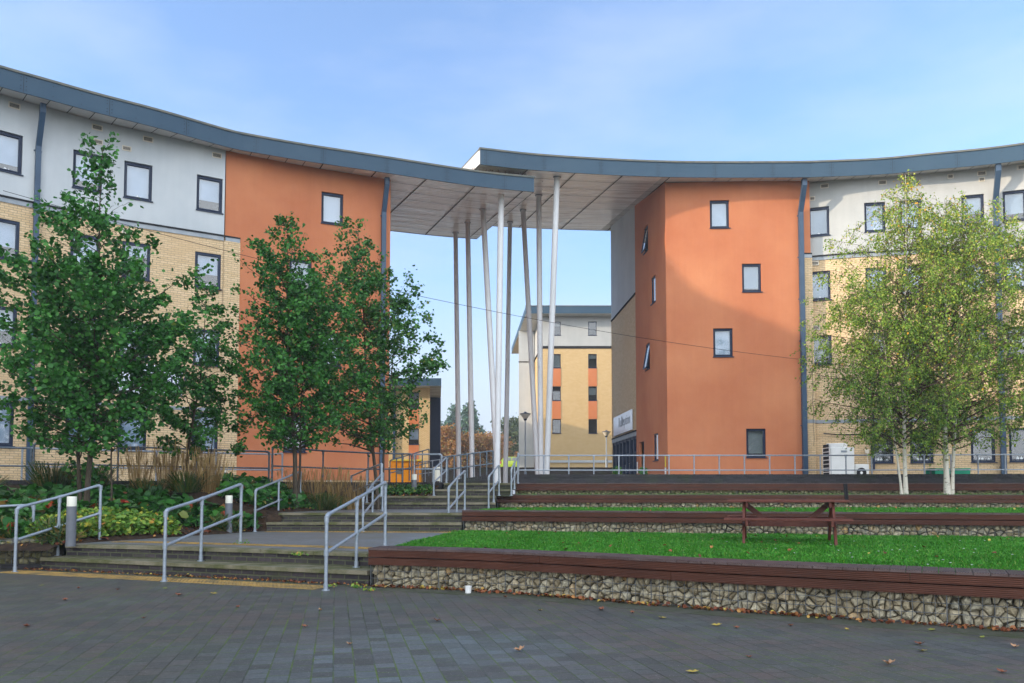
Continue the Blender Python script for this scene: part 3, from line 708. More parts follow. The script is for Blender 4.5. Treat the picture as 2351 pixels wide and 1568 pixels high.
ow = MB(); facade(ow, TR, 0, TR.L, BAND_R + .05, zr + .02, hT, 0); facade(ow, TR, 0, sP, 1.3, BAND_R + .05, hT, 0)
ow.quad(TR.pos(TR.L, 0, BAND_R), TR.pos(TR.L, -.35, BAND_R), TR.pos(TR.L, -.35, zr), TR.pos(TR.L, 0, zr))
hS = []
for x, y0, y1 in ((1483, 520, 578), (1500, 632, 698), (1487, 790, 846), (1506, 996, 1056)):
    s, za = on(SO, x, y0); s, zb = on(SO, x, y1); zm = (za + zb) / 2; hS.append((s - .40, s + .40, zm - .59, zm + .59))
sd_, zt = on(SO, 1473, 1014); hD = (max(.25, sd_ - .5), sd_ + .5, 1.57, zt)
facade(ow, SO, 0, SO.L, 1.3, zr + .3, hS + [hD], 0, depth=.12)
ow.add([SO.pos(0, 0, zr + .3), SO.pos(SO.L, 0, zr), SO.pos(0, 0, zr + SL * 6.2)], [(0, 1, 2)])
ow.build('orange_wall', ['orange'], RB)
for h, b in zip(hT, (1, .9, 1, .9)): window(TR, *h, RB, blind=b, dim=h[2] < 4)
for i, h in enumerate(hS): window(SO, *h, RB, depth=.06, blind=0, ajar=i in (0, 2), simple=True)
dr = MB(); sbox(dr, SO, hD[0], hD[1], -.3, -.2, 1.57, hD[3]); dr.build('door', ['navy'], RB)
pb = MB(); facade(pb, TR, sP, TR.L + .06, 1.0, BAND_R - .15, [], 0, off=.0)
pb.quad(TR.pos(TR.L + .06, 0, 1), TR.pos(TR.L + .06, -.4, 1), TR.pos(TR.L + .06, -.4, BAND_R - .15), TR.pos(TR.L + .06, 0, BAND_R - .15), 0, [(0, 1), (.4, 1), (.4, 11), (0, 11)])
pb.build('brick_pilaster', ['brick'], RB)
sbox(MB(), TR, sP, TR.L + .05, -.1, .01, BAND_R - .15, BAND_R).build('flashing', ['flash'], RB); sbox(MB(), TR, sP, TR.L + .05, -.1, .01, 4.14, 4.28).build('flashing', ['flash'], RB)
gp = MB(); sbox(gp, TR, sP, TR.L + .05, -.1, .03, BAND_R + .0, BAND_R + .05); gp.build('shadow_gap', ['gap'], RB)
sw = MB(); facade(sw, SR, 0, SR.L, BAND_R - .15, zr + .8, [], 0)
sw.add([SR.pos(0, 0, zr + .8), SR.pos(SR.L, 0, zr + .8), SR.pos(SR.L, 0, zr + SL * 6.3), SR.pos(0, 0, zr + SL * 12.6)], [(0, 1, 2, 3)])
sw.build('rendered_flank', ['plaster_grey'], RB)
RZ = 4.05
sb_ = MB(); facade(sb_, SR, 0, SR.L, RZ + .25, BAND_R - .2, [], 0, off=-.03); sb_.build('brick_flank', ['brick'], RB)
fl = MB(); sbox(fl, SR, 0, SR.L, -.15, -.0, RZ, RZ + .2); fl.build('flashing', ['flash'], RB)
gp = MB(); sbox(gp, SR, 0, SR.L, -.1, .03, BAND_R - .2, BAND_R - .14); sbox(gp, SR, 0, SR.L, -.1, .03, RZ + .2, RZ + .26); gp.build('shadow_gap', ['gap'], RB)
en = MB(); n = 7
for i in range(n + 1):
    s = SR.L * i / n; sbox(en, SR, max(0, s - .09), min(SR.L, s + .09), -.25, -.05, 1.57, RZ)
for i in range(n):
    a, b = SR.L * i / n + .09, SR.L * (i + 1) / n - .09
    sbox(en, SR, a, b, -.22, -.08, RZ - .12, RZ); sbox(en, SR, a, b, -.22, -.08, 1.57, 1.7)
    if i % 2 == 0: sbox(en, SR, a, b, -.22, -.06, 3.2, 3.28)
en = en.build('entrance_screen', ['navy'], RB)
gl = MB()
for i in range(n):
    a, b = SR.L * i / n + .09, SR.L * (i + 1) / n - .09; gl.quad(SR.pos(a, -.15, 1.7), SR.pos(b, -.15, 1.7), SR.pos(b, -.15, RZ - .12), SR.pos(a, -.15, RZ - .12))
gl.build('pane', ['glass'], en)
ps = MB()
for i, (u, z0, z1, mi) in enumerate(((.30, 2.0, 2.55, 0), (.45, 2.2, 2.75, 1), (.62, 1.9, 2.5, 0), (.62, 2.52, 2.8, 1), (.83, 1.9, 2.5, 0), (.83, 2.52, 2.9, 1), (.36, 3.0, 3.3, 1))):
    sbox(ps, SR, SR.L * u - .16, SR.L * u + .16, -.19, -.17, z0, z1, mi)
ps.build('poster', ['red_leaf', 'white'], en)
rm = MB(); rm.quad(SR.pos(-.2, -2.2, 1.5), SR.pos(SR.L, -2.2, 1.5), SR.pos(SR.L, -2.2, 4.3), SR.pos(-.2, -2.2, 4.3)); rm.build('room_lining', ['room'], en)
downpipe(TR, TR.s_at(1841, 8), ZS_R + .02, 1.2, RB, .66, 12.9, w=.19)
sq = WR.s_at(2293, 8); downpipe(WR, sq, ZS_R + .02, 1.2, RB, .68, 12.9, w=.19)
for x, y in ((1893, 427), (2026, 419), (2254, 398), (2345, 384)): vent(WR, *on(WR, x, y), RB)
for x, y in ((1865, 456), (2254, 412), (2182, 405)): vent(WR, *on(WR, x, y), RB, w=.22, h=.18)
for x, y in ((1871, 604), (1874, 752)): vent(WR, *on(WR, x, y), RB, w=.30, h=.18, off=-.03)
sO = ER.s_at(1524, ZS_R)
roof(ER, 0, ER.L, 0, 0, 14.6, ZS_R, FH_R, None, RB, (0, sO - .2))
bw = MB()
bw.quad((cB[0], 44.8, 1), (32, 40, 1), (32, 40, 16), (cB[0], 44.8, 16), 0, [(0, 1), (30, 1), (30, 16), (0, 16)])
bw.quad((32, 40, 1), (34, 22, 1), (34, 22, 15), (32, 40, 15.5), 0, [(0, 1), (18, 1), (18, 16), (0, 16)]); bw.build('rear_wall', ['brick'], RB)

# signs, stickers and loose fittings fixed to the walls
def text_mesh(txt, size, mat_, place, ext=.004):
    cu = bpy.data.curves.new('lettering', 'FONT'); cu.body = txt; cu.size = size; cu.extrude = ext; cu.align_x = 'LEFT'
    o = bpy.data.objects.new('lettering', cu); col.objects.link(o)
    dg = bpy.context.evaluated_depsgraph_get(); me = bpy.data.meshes.new_from_object(o.evaluated_get(dg))
    bpy.data.objects.remove(o); vs = [place(v.co.x, v.co.y, v.co.z) for v in me.vertices]; fs = [tuple(p.vertices) for p in me.polygons]
    return vs, fs
def sign(pl, s0, s1, z0, z1, off, name, label, cat, texts, thick=.05):
    p = pl.pos(s0, off, z0); root = thing(name, p, label, cat)
    b = MB(); sbox(b, pl, s0, s1, off, off + thick, z0, z1); b.build('board', ['sign_white'], root)
    for txt, ds, dz, size, mt in texts:
        vs, fs = text_mesh(txt, size, mt, lambda x, y, z: pl.pos(s0 + ds + x, off + thick + .004 + z, z0 + dz + y))
        MB().add(vs, fs).build('lettering', [mt], root)
    return root
sa, za = on(SR, 1411, 961); sb, zb = on(SR, 1452.5, 938)
sa2, zc = on(SR, 1411, 1003); sb2, zd = on(SR, 1452.5, 985)
rs = sign(SR, sa, sb, (zc + zd) / 2, (za + zb) / 2, .01, 'wall_sign', 'white reception sign on the brick flank above the glazed entrance', 'sign', [('Reception', (sb - sa) * .30, (za - zc) * .36, (sb - sa) * .155, 'flash')])
lg = MB(); w = sb - sa; mid = sa + w * .47; z0 = (zc + zd) / 2; hh = (za + zb) / 2 - z0
lg.add([SR.pos(mid, .067, z0 + hh * .30), SR.pos(mid + w * .14, .067, z0 + hh * .56), SR.pos(mid + w * .02, .067, z0 + hh * .92), SR.pos(mid, .067, z0 + hh * .85)], [(0, 1, 2, 3)])
lg.build('tree_emblem', ['flash'], rs)
sa, za = on(WL, 222, 834); sb, zb = on(WL, 419, 862); _, zc = on(WL, 330, 902)
sg = sign(WL, sa, sb, 5.0 + .0, 6.0, .0, 'banner_sign', 'long white banner sign on the brick wall half hidden behind the left alder trees', 'sign',
     [('halls', (sb - sa) * .66, .42, .62, 'dark_text'), ('mapletree', (sb - sa) * .53, .14, .26, 'sign_text')], thick=.04) if False else None
zt_ = (on(WL, 330, 848)[1]); zb_ = on(WL, 400, 909)[1]
sg = sign(WL, sa, sb, zb_, zb_ + 1.0, -.04, 'banner_sign', 'long white banner sign on the brick wall half hidden behind the left alder trees', 'sign',
     [('halls', (sb - sa) * .68, .40, .62, 'dark_text'), ('mapletree', (sb - sa) * .55, .14, .24, 'sign_text')], thick=.04)
s1_, z1_ = on(SO, 1518, 1040)
st = MB(); sbox(st, SO, SO.L - .40, SO.L - .28, .0, .02, 2.35, 2.85, 0); sbox(st, SO, SO.L - .42, SO.L - .26, .0, .022, 1.98, 2.33, 1); sbox(st, SO, SO.L - .42, SO.L - .26, .0, .022, 1.7, 1.96, 0)
tag(st.build('warning_stickers', ['sticker', 'white']), 'yellow and white warning stickers on the orange flank near the tower corner', 'sticker')
st = MB(); sbox(st, SO, .12, .25, .0, .025, 2.2, 2.75, 0); sbox(st, SO, .12, .23, .0, .025, 1.75, 2.0, 0)
tag(st.build('door_notice', ['white']), 'small white notices beside the glazed entrance', 'notice')
# ------------------------------------------------------------------ ground, square, landings, lawns
def sheet(name, pts, z, mt, kind='structure', sub=None):
    m = MB(); poly_sheet(m, pts, z); o = m.build(name, [mt]); tag(o, kind=kind); return o
sheet('ground', [(-370, -110), (370, -110), (370, 550), (-370, 550)], -.06, 'ground')
sheet('plaza', [(-36, -22), (40, -22), (40, 27), (-36, 27)], 0, 'paving')
F1 = Plan([at(60, 1306.5, 0), at(102, 1308.4, 0), at(378, 1321.6, 0), at(748, 1340.5, 0), at(846, 1345, 0)])
F1b = Plan([at(153, 1249.5, .42), at(378, 1254.6, .42), at(748, 1266, .42), at(846, 1270, .42)])
G1 = Plan([at(848, 1347, 0), at(1033, 1354, 0), at(1320, 1374, 0), at(1607, 1398, 0), at(2351, 1450, 0), (6.6, 6.55), (8.2, 5.6)])
G2 = Plan([at(1062, 1221, .42), at(1607, 1228, .42), at(2351, 1237, .42), (14.5, 13.2), (18, 11.6)])
G3 = Plan([(-.44, 23.1), (6, 22.9), (14.5, 22.6), (20, 22.2)]); G4 = Plan([(.08, 24.7), (6, 24.6), (14.5, 24.4), (20, 24.0)])
BW = Plan([(.16, 25.75), (6, 25.7), (14.5, 25.4), (20, 25.0)])
LW = Plan([(-21, 16.6), (-16.5, 18.3), (-11.8, 19.8), (-6.5, 22.3), (-4.2, 24.0)])
E0 = F1b.pos(-.05); E1 = at(612, 1219, .42); E2 = at(640, 1176.5, .83); E3 = at(842, 1168, .83)
edge_l1 = [at(x, y, .42) for x, y in ((905, 1259), (942, 1247), (985, 1236), (1030, 1227), (1062, 1220))]
edge_l2 = [at(x, y, .83) for x, y in ((1080, 1174), (1110, 1171), (1136, 1167.5))]
e1y = E1[1]
land = MB()
poly_sheet(land, [F1b.pos(s, -.25)[:2] for s in np.linspace(0, F1b.L, 12)] + [(-1.75, 11.9), edge_l1[0]] + edge_l1[1:] + [(edge_l1[-1][0], 18.3), (E1[0], 18.3), E1], .421)
tag(land.build('landing', ['walk']), kind='structure')
land = MB(); poly_sheet(land, [(E2[0], 18.45), (-1.16, 18.45), edge_l2[0], edge_l2[1], edge_l2[2], (-.3, 23.2), (E3[0], 23.2), E3], .831)
tag(land.build('landing', ['walk']), kind='structure')
lawn1 = [(p[0], p[1]) for p in edge_l1] + [G2.pos(s, -.2)[:2] for s in np.linspace(0, G2.L, 12)] + [G1.pos(s, -.40)[:2] for s in np.linspace(G1.L, .35, 12)]
sheet('lawn', lawn1, .425, 'turf')
lawn2 = [(p[0], p[1]) for p in edge_l2] + [(20, 23.0)] + [G2.pos(s, -.46)[:2] for s in np.linspace(G2.L, .2, 10)]
sheet('lawn', lawn2, .835, 'turf')
lawn3 = [(.0, 23.5), (20, 22.6), (20, 24.6), (.3, 25.1)]
sheet('lawn', lawn3, 1.2, 'turf')
# upper terrace, reached by the steps; the land behind rises
sheet('terrace', [LW.pos(s, -.05)[:2] for s in np.linspace(0, LW.L, 12)] + [(-2.1, 24.05), (-2.1, 23.95), (.1, 23.95), (.16, 25.95), (20, 25.3), (40, 24), (40, 56), (-40, 56), (-40, 15)], 1.565, 'terrace')
hl = MB()
for i in range(16):
    for j in range(6):
        X = [-110 + 15 * i, -110 + 15 * (i + 1)]; yy = [52, 62, 75, 90, 120, 200, 420]
        zf = lambda x, y: 2.7 + (min(y, 92) - 52) / 40 * 1.2 + max(0, y - 92) * .01
        hl.quad(*[(x, y, zf(x, y)) for x, y in ((X[0], yy[j]), (X[1], yy[j]), (X[1], yy[j + 1]), (X[0], yy[j + 1]))])
tag(hl.build('hill', ['ground']), kind='structure')

# planting bed: a sloping sheet of mulch left of the steps
def bed_z(x, y):
    base = .42 + .19 * (y - 13.6)
    if y < E1[1]:
        t = (y - E0[1]) / (E1[1] - E0[1]); xe = E0[0] + (E1[0] - E0[0]) * t; d = xe - x; low = .42
    else:
        t = min(1, (y - E2[1]) / (E3[1] - E2[1])); t = max(t, 0); xe = E2[0] + (E3[0] - E2[0]) * t; d = xe - x; low = .83
        if y > 22.3: d = max(d, (y - 22.3) * .8); low = 1.12 if x > -4 else .83
    lim = low + .28 * d + .01 - (.05 if d < 0 else 0)
    return max(.30, min(base, lim, 1.45)) + .05 * noise.noise(Vector((x * .8, y * .8, 0)))
def lw_y(x):
    for i in range(len(LW.P) - 1):
        a, b = LW.P[i], LW.P[i + 1]
        if a.x <= x <= b.x: return a.y + (b.y - a.y) * (x - a.x) / (b.x - a.x)
    return 24.0 if x > 0 or x > -4.3 else 16.6
def in_bed(x, y, m=0.):
    if x > -2.15 or x < -20: return False
    if y > lw_y(x) - m: return False
    if y < E0[1]: return x < E0[0] - .1 and y > 13.45 + (-7.8 - x) * -.02 + m
    if y < E1[1]:
        t = (y - E0[1]) / (E1[1] - E0[1]); return x < E0[0] + (E1[0] - E0[0]) * t - m
    if y < E2[1] + .3: return x < E1[0] - m
    if y < 22.4:
        t = (y - E2[1]) / (E3[1] - E2[1]); return x < E2[0] + (E3[0] - E2[0]) * t - m
    return x < -2.2 - m
bm = MB(); st_ = .22; xs = np.arange(-20, -2, st_); ys = np.arange(13.2, 24.2, st_)
for x in xs:
    for y in ys:
        if in_bed(x + st_ / 2, y + st_ / 2, -.34) and lw_y(x + st_ / 2) > y:
            bm.quad(*[(a, b, bed_z(a, b)) for a, b in ((x, y), (x + st_, y), (x + st_, y + st_), (x, y + st_))])
tag(bm.build('planting_bed', ['soil'], smooth=True), kind='structure')

# ------------------------------------------------------------------ steps
def flight(label, steps):
    a = steps[0][0].pos(steps[0][1]); root = thing('stone_steps', (a[0], a[1], steps[0][3]), label, 'steps', 'flights of brick steps with stone treads')
    for pl, s0, s1, z0, z1, dep in steps:
        r = MB(); sbox(r, pl, s0, s1, -.3, 0, z0 - .02, z1 - .055); r.build('riser', ['riser'], root)
        t = MB(); k = max(1, int((s1 - s0) / .9))
        for i in range(k):
            a = s0 + (s1 - s0) * i / k + .003; b = s0 + (s1 - s0) * (i + 1) / k - .003; j = random.uniform(-.003, .003)
            sbox(t, pl, a, b, -dep, .035 + j, z1 - .055, z1 + j, 0)
        t.build('tread', ['coping'], root)
    return root
F2 = Plan([at(612, 1219.6, .42), (-1.12, 17.75)], smooth=False)
F2b = Plan([at(640, 1180, .80), (-1.12, 18.12)], smooth=False)
flight('lowest flight of mossy brick steps rising from the paved square', [(F1, .35, F1.L, 0, .21, .62), (F1b, 0, F1b.L, .21, .42, .30)])
flight('middle flight of two brick steps between the two landings', [(F2, 0, F2.L, .42, .625, .45), (F2b, 0, F2b.L, .625, .83, .30)])
ln = lambda x0, x1, y: Plan([(x0, y), (x1, y)], smooth=False)
flight('upper flight of four brick steps leading to the white columns', [(ln(-4.05, -.45, 22.0), 0, 3.6, .83, 1.015, .42), (ln(-3.95, -.45, 22.38), 0, 3.5, 1.015, 1.2, .42),
       (ln(-2.2, .02, 22.76), 0, 2.22, 1.2, 1.385, .42), (ln(-1.98, .12, 23.14), 0, 2.1, 1.385, 1.57, .9)])
def tact(pl, s0, s1, n0, n1, z, lab):
    m = MB(); sbox(m, pl, s0, s1, n0, n1, z, z + .004)
    s = s0 + .03
    while s < s1 - .03:
        for k in range(5):
            n = n0 + .04 + (n1 - n0 - .08) * k / 4; sbox(m, pl, s, s + .035, n - .014, n + .014, z + .0035, z + .009)
        s += .07
    tag(m.build('tactile_strip', ['tactile']), lab, 'paving strip', 'ochre tactile strips by the steps')
tact(F1, .1, F1.L - .45, .22, .64, .002, 'ochre ribbed tactile strip on the square at the foot of the lowest steps')
tact(F1b, .3, F1b.L, -.95, -.62, .423, 'ochre tactile strip on the first landing behind the lowest steps')
tact(F2, .1, F2.L, .12, .42, .423, 'ochre tactile strip at the foot of the middle steps')
m = MB(); sbox(m, F1, .1, F1.L, .0, .19, .001, .005); tag(m.build('path_edging', ['edging']), kind='structure')
m = MB(); sbox(m, G1, 0, G1.L, -.1, .42, .001, .0045); tag(m.build('path_edging', ['edging']), kind='structure')

# ------------------------------------------------------------------ gabion seats and walls
def clip(poly, px, py, nx, ny):
    out = []
    for i in range(len(poly)):
        a, b = poly[i], poly[(i + 1) % len(poly)]
        da = (a[0] - px) * nx + (a[1] - py) * ny; db = (b[0] - px) * nx + (b[1] - py) * ny
        if da <= 0: out.append(a)
        if da * db < 0:
            t = da / (da - db); out.append((a[0] + (b[0] - a[0]) * t, a[1] + (b[1] - a[1]) * t))
    return out
def stones(pl, s0, s1, z0, z1, cell, parent, mt='stone', n=.0, bulge=.045, seed=1):
    "irregular stones packed behind the mesh: Voronoi outlines puffed into faceted rocks"
    rnd = random.Random(seed); mb = MB(); tint = []
    nz = max(2, int(round((z1 - z0) / (cell * .8)))); ns = int((s1 - s0) / cell) + 1
    P = {}
    for i in range(-1, ns + 2):
        for j in range(-1, nz + 1):
            P[i, j] = (s0 + (i + .5 + rnd.uniform(-.62, .62) + (j % 2) * .5) * cell, z0 + (j + .5 + rnd.uniform(-.52, .52)) * (z1 - z0) / nz)
    for i in range(0, ns + 1):
        for j in range(0, nz):
            c = P[i, j]; poly = [(c[0] - cell * 1.6, max(z0, c[1] - cell * 1.6)), (c[0] + cell * 1.6, max(z0, c[1] - cell * 1.6)), (c[0] + cell * 1.6, min(z1, c[1] + cell * 1.6)), (c[0] - cell * 1.6, min(z1, c[1] + cell * 1.6))]
            for di in (-2, -1, 0, 1, 2):
                for dj in (-2, -1, 0, 1, 2):
                    q = P.get((i + di, j + dj))
                    if q is None or (di == 0 and dj == 0): continue
                    poly = clip(poly, (c[0] + q[0]) / 2, (c[1] + q[1]) / 2, q[0] - c[0], q[1] - c[1])
                    if len(poly) < 3: break
                if len(poly) < 3: break
            if len(poly) < 3 or c[0] < s0 or c[0] > s1: continue
            # cut corners so stones read as rounded lumps
            cc = (sum(p[0] for p in poly) / len(poly), sum(p[1] for p in poly) / len(poly))
            rp = []
            for k in range(len(poly)):
                a, b = poly[k], poly[(k + 1) % len(poly)]
                L = math.hypot(b[0] - a[0], b[1] - a[1])
                if L < .004: continue
                for t in ((.10, .90) if L > .05 else ((.2, .8) if L > .025 else (.5,))): rp.append((a[0] + (b[0] - a[0]) * t, a[1] + (b[1] - a[1]) * t))
            if len(rp) < 4: continue
            g = rnd.uniform(.97, 1.0) if rnd.random() > .22 else rnd.uniform(.66, .86); K = len(rp); dp = rnd.uniform(-.03, .022); tx, tz_ = rnd.uniform(-.5, .5), rnd.uniform(-.45, .55)
            def P3(p, f, d):
                x = cc[0] + (p[0] - cc[0]) * f; z = cc[1] + (p[1] - cc[1]) * f
                x = min(max(x, s0), s1); return pl.pos(x, n + d + dp + (tx * (x - cc[0]) + tz_ * (z - cc[1])) * .5, z)
            vs = [P3(p, g, -bulge * .75) for p in rp] + [P3(p, g * .90, rnd.uniform(-.010, .008)) for p in rp] + [P3(p, .60 + rnd.uniform(-.14, .1), bulge * rnd.uniform(.3, .8)) for p in rp]
            vs.append(P3((cc[0] + rnd.uniform(-.01, .01), cc[1] + rnd.uniform(-.01, .01)), 1, bulge * rnd.uniform(.7, 1.0)))
            fs = []
            for k in range(K):
                k2 = (k + 1) % K
                fs += [(k, k2, K + k2, K + k), (K + k, K + k2, 2 * K + k2), (K + k, 2 * K + k2, 2 * K + k), (2 * K + k, 2 * K + k2, 3 * K)]
            mb.add(vs, fs); tint += [rnd.random()] * len(fs)
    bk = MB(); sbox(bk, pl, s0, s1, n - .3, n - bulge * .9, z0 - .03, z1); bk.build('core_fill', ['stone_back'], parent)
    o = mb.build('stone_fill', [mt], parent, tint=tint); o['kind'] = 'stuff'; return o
def mesh_panel(pl, s0, s1, z0, z1, pitch, parent, n=.05, r=.0034, top=None):
    m = MB(); s = s0; k = 0
    while s <= s1:
        rr_ = r * (1.9 if k % 10 == 0 else 1); m.tube(pl.pos(s, n, z0), pl.pos(s, n, z1), rr_, 4, caps=False); s += pitch; k += 1
    z = z0 + .02
    while z <= z1:
        s = s0
        while s < s1: e = min(s + .5, s1); m.tube(pl.pos(s, n + .004, z), pl.pos(e, n + .004, z), r, 4, caps=False); s = e
        z += pitch
    return m.build('wire_mesh', ['wire'], parent)
def seat(pl, s0, s1, z0, zb, zt, label, cell=.13, mt='stone', pitch=.1, wire=True, seed=1, groove=True, depth=.45):
    p = pl.pos(s0, 0, z0); root = thing('gabion_seat', p, label, 'gabion seat', 'curved gabion seats with timber tops')
    stones(pl, s0 + .02, s1, z0 - .01, zb + .02, cell, root, mt, n=-.06, seed=seed)
    if wire: mesh_panel(pl, s0 + .02, s1, z0, zb, pitch, root, n=.0, r=.0032 if pitch < .11 else .004)
    sd_ = MB()   # left end of the cage
    for i in range(4): sd_.tube(pl.pos(s0 + .02, -.05 - .12 * i, z0), pl.pos(s0 + .02, -.05 - .12 * i, zb), .0025, 4)
    sd_.build('cage_end', ['wire'], root)
    # front boards: grooved section swept along the curve
    gp_ = .015; hb = (zt - .03 - zb - gp_) / 2
    prof = []
    def board(zb_, h):
        ng = 5 if groove else 2; q = [(-.03, zb_), (.045, zb_)]
        for k in range(ng):
            a = zb_ + h * (k + .35) / ng; b = zb_ + h * (k + .65) / ng
            q += [(.045, a), (.031, a + .0015), (.031, b - .0015), (.045, b)]
        return q + [(.045, zb_ + h), (-.03, zb_ + h)]
    for nm, zb_, cuts in (('front_board', zb, (.0, .37, .74)), ('front_board', zb + hb + gp_, (0, .22, .58, .9))):
        q = board(zb_, hb); cs = [s0 + (s1 - s0) * c for c in cuts] + [s1]
        for a, b in zip(cs, cs[1:]):
            m = MB(); b -= .004; k = max(1, int((b - a) / .35)); j = random.uniform(-.002, .002)
            for i in range(k):
                x0, x1 = a + (b - a) * i / k, a + (b - a) * (i + 1) / k
                for u, w in zip(q, q[1:]):
                    m.quad(pl.pos(x0, u[0] + j, u[1]), pl.pos(x1, u[0] + j, u[1]), pl.pos(x1, w[0] + j, w[1]), pl.pos(x0, w[0] + j, w[1]), 0, [(x0, u[1]), (x1, u[1]), (x1, w[1]), (x0, w[1])])
            for x in (a, b): m.add([pl.pos(x, u[0], u[1]) for u in q], [tuple(range(len(q))) if x == b else tuple(reversed(range(len(q))))], 0, [[(u[0], u[1]) for u in q]])
            m.build(nm, ['timber'], root)
    tp = MB(); s = s0; w = .145
    ng = 6 if groove else 0
    while s < s1:
        e = min(s + w - .006, s1); j = random.uniform(-.002, .002)
        sbox(tp, pl, s, e, -depth, .052, zt - .028, zt - .005 + j)
        if groove:
            for k in range(ng):
                a = s + (e - s) * (k + .15) / ng; b = s + (e - s) * (k + .7) / ng
                sbox(tp, pl, a, b, -depth, .053, zt - .006 + j, zt + j)
        s += w
    tp.build('seat_boards', ['timber_top'], root)
    return root
seat(G1, 0, G1.L, 0, .305, .535, 'front gabion seat beside the square, large pale stones behind wire mesh', cell=.10, seed=3)
seat(G2, 0, G2.L, .42, .665, .90, 'second gabion seat, behind the picnic table on the lower lawn', cell=.115, seed=4)
seat(G3, 0, G3.L, .83, 1.0, 1.24, 'third gabion seat, just in front of the birch trunks', cell=.12, pitch=.15, seed=5, groove=False)
seat(G4, 0, G4.L, 1.2, 1.355, 1.585, 'rearmost gabion seat, against the dark retaining wall behind the birches', cell=.13, mt='stone_moss', pitch=.15, seed=6, wire=False, groove=False)
def wall(pl, s0, s1, z0, z1, th, label, name='retaining_wall', z1b=None, mt='brick_black', group='dark brick retaining walls', cope='brick_black'):
    p = pl.pos(s0, 0, z0); root = thing(name, p, label, 'wall', group)
    b = MB(); k = max(1, int((s1 - s0) / .5))
    for i in range(k):
        u0, u1 = i / k, (i + 1) / k; a, c = s0 + (s1 - s0) * u0, s0 + (s1 - s0) * u1
        za = z1 if z1b is None else z1 + (z1b - z1) * u0; zc = z1 if z1b is None else z1 + (z1b - z1) * u1
        q = [pl.pos(a, 0, z0), pl.pos(c, 0, z0), pl.pos(c, 0, zc - .1), pl.pos(a, 0, za - .1)]
        b.add(q, [(0, 1, 2, 3)], 0, [[(a, z0), (c, z0), (c, zc - .1), (a, za - .1)]])
        q = [pl.pos(a, -th, z0), pl.pos(c, -th, z0), pl.pos(c, -th, zc - .1), pl.pos(a, -th, za - .1)]
        b.add(q, [(1, 0, 3, 2)], 0, [[(c, z0), (a, z0), (a, za), (c, zc)]])
    for a, zz in ((s0, z1), (s1, z1b or z1)):
        b.quad(pl.pos(a, 0, z0), pl.pos(a, 0, zz - .1), pl.pos(a, -th, zz - .1), pl.pos(a, -th, z0), 0, [(0, z0), (0, zz), (th, zz), (th, z0)])
    b.build('brickwork', [mt], root)
    c_ = MB()                                # soldier-course coping
    s = s0; w = .075
    while s < s1:
        u = (s - s0) / (s1 - s0); zz = z1 if z1b is None else z1 + (z1b - z1) * u; e = min(s + w - .008, s1); j = random.uniform(-.004, .004)
        sbox(c_, pl, s, e, -th - .01, .012 + j, zz - .1, zz + j); s += w
    sbox(c_, pl, s0, s1, -th, .0, (z1 if z1b is None else min(z1, z1b)) - .1, (z1 if z1b is None else min(z1, z1b)) - .012)
    c_.build('coping', [cope], root); return root
wall(BW, 0, BW.L, 1.1, 1.88, .3, 'long dark mossy brick wall behind the rearmost gabion seat')
wall(LW, 0, LW.L, .3, 1.60, .3, 'dark brick wall behind the planting bed under the left railing')
wall(ln(-4.2, -2.1, 24.0), 0, 2.1, .8, 1.60, .3, 'short dark brick wall left of the upper steps, behind a bollard')
wall(ln(-2.12, -2.1, 24.0), 0, .02, 1.0, 1.6, .9, 'dark brick cheek at the left end of the upper steps') if False else None
RW = Plan([(-2.35, 26.4), (-.62, 26.6)], smooth=False)
wall(RW, 0, RW.L, 1.3, 1.66, .25, 'sloping dark brick ramp wall behind the top step', z1b=1.90, name='ramp_wall')
wall(ln(-14, 20, 50), 0, 34, 1.5, 2.86, .3, 'long dark brick wall far behind the columns, below the parked car')
# small gabion walls left of the two lower flights
def gabion_wall(pl, s0, s1, z0, z1, label, seed):
    root = thing('gabion_wall', pl.pos(s0, 0, z0), label, 'gabion wall', 'small gabion walls beside the steps')
    stones(pl, s0, s1, z0 + .07, z1, .15, root, 'stone_moss', n=-.05, seed=seed); mesh_panel(pl, s0, s1, z0 + .06, z1, .1, root, n=.01)
    m = MB(); n = 4
    for i in range(n + 1): m.tube(pl.pos(s0, -.1 * i, z1 + .005), pl.pos(s1, -.1 * i, z1 + .005), .0025, 4)
    s = s0
    while s < s1: m.tube(pl.pos(s, 0, z1 + .005), pl.pos(s, -.4, z1 + .005), .0025, 4); s += .1
    m.build('wire_lid', ['wire'], root)
    b = MB(); sbox(b, pl, s0, s1, -.3, .03, z0 - .01, z0 + .075); b.build('base_course', ['brick_black'], root)
a = F1.pos(.38); GA = Plan([(-13.5, 13.75), (-9.6, 13.62), (a[0] + .05, a[1] + .18)])
gabion_wall(GA, 0, GA.L, 0, .50, 'gabion wall left of the lowest steps under the handrail', 8)
GB = Plan([(E1[0] - 1.0, E1[1] + .02), (E1[0] - .02, E1[1] + .02)], smooth=False)
gabion_wall(GB, 0, GB.L, .40, .74, 'short gabion wall left of the middle steps', 9)

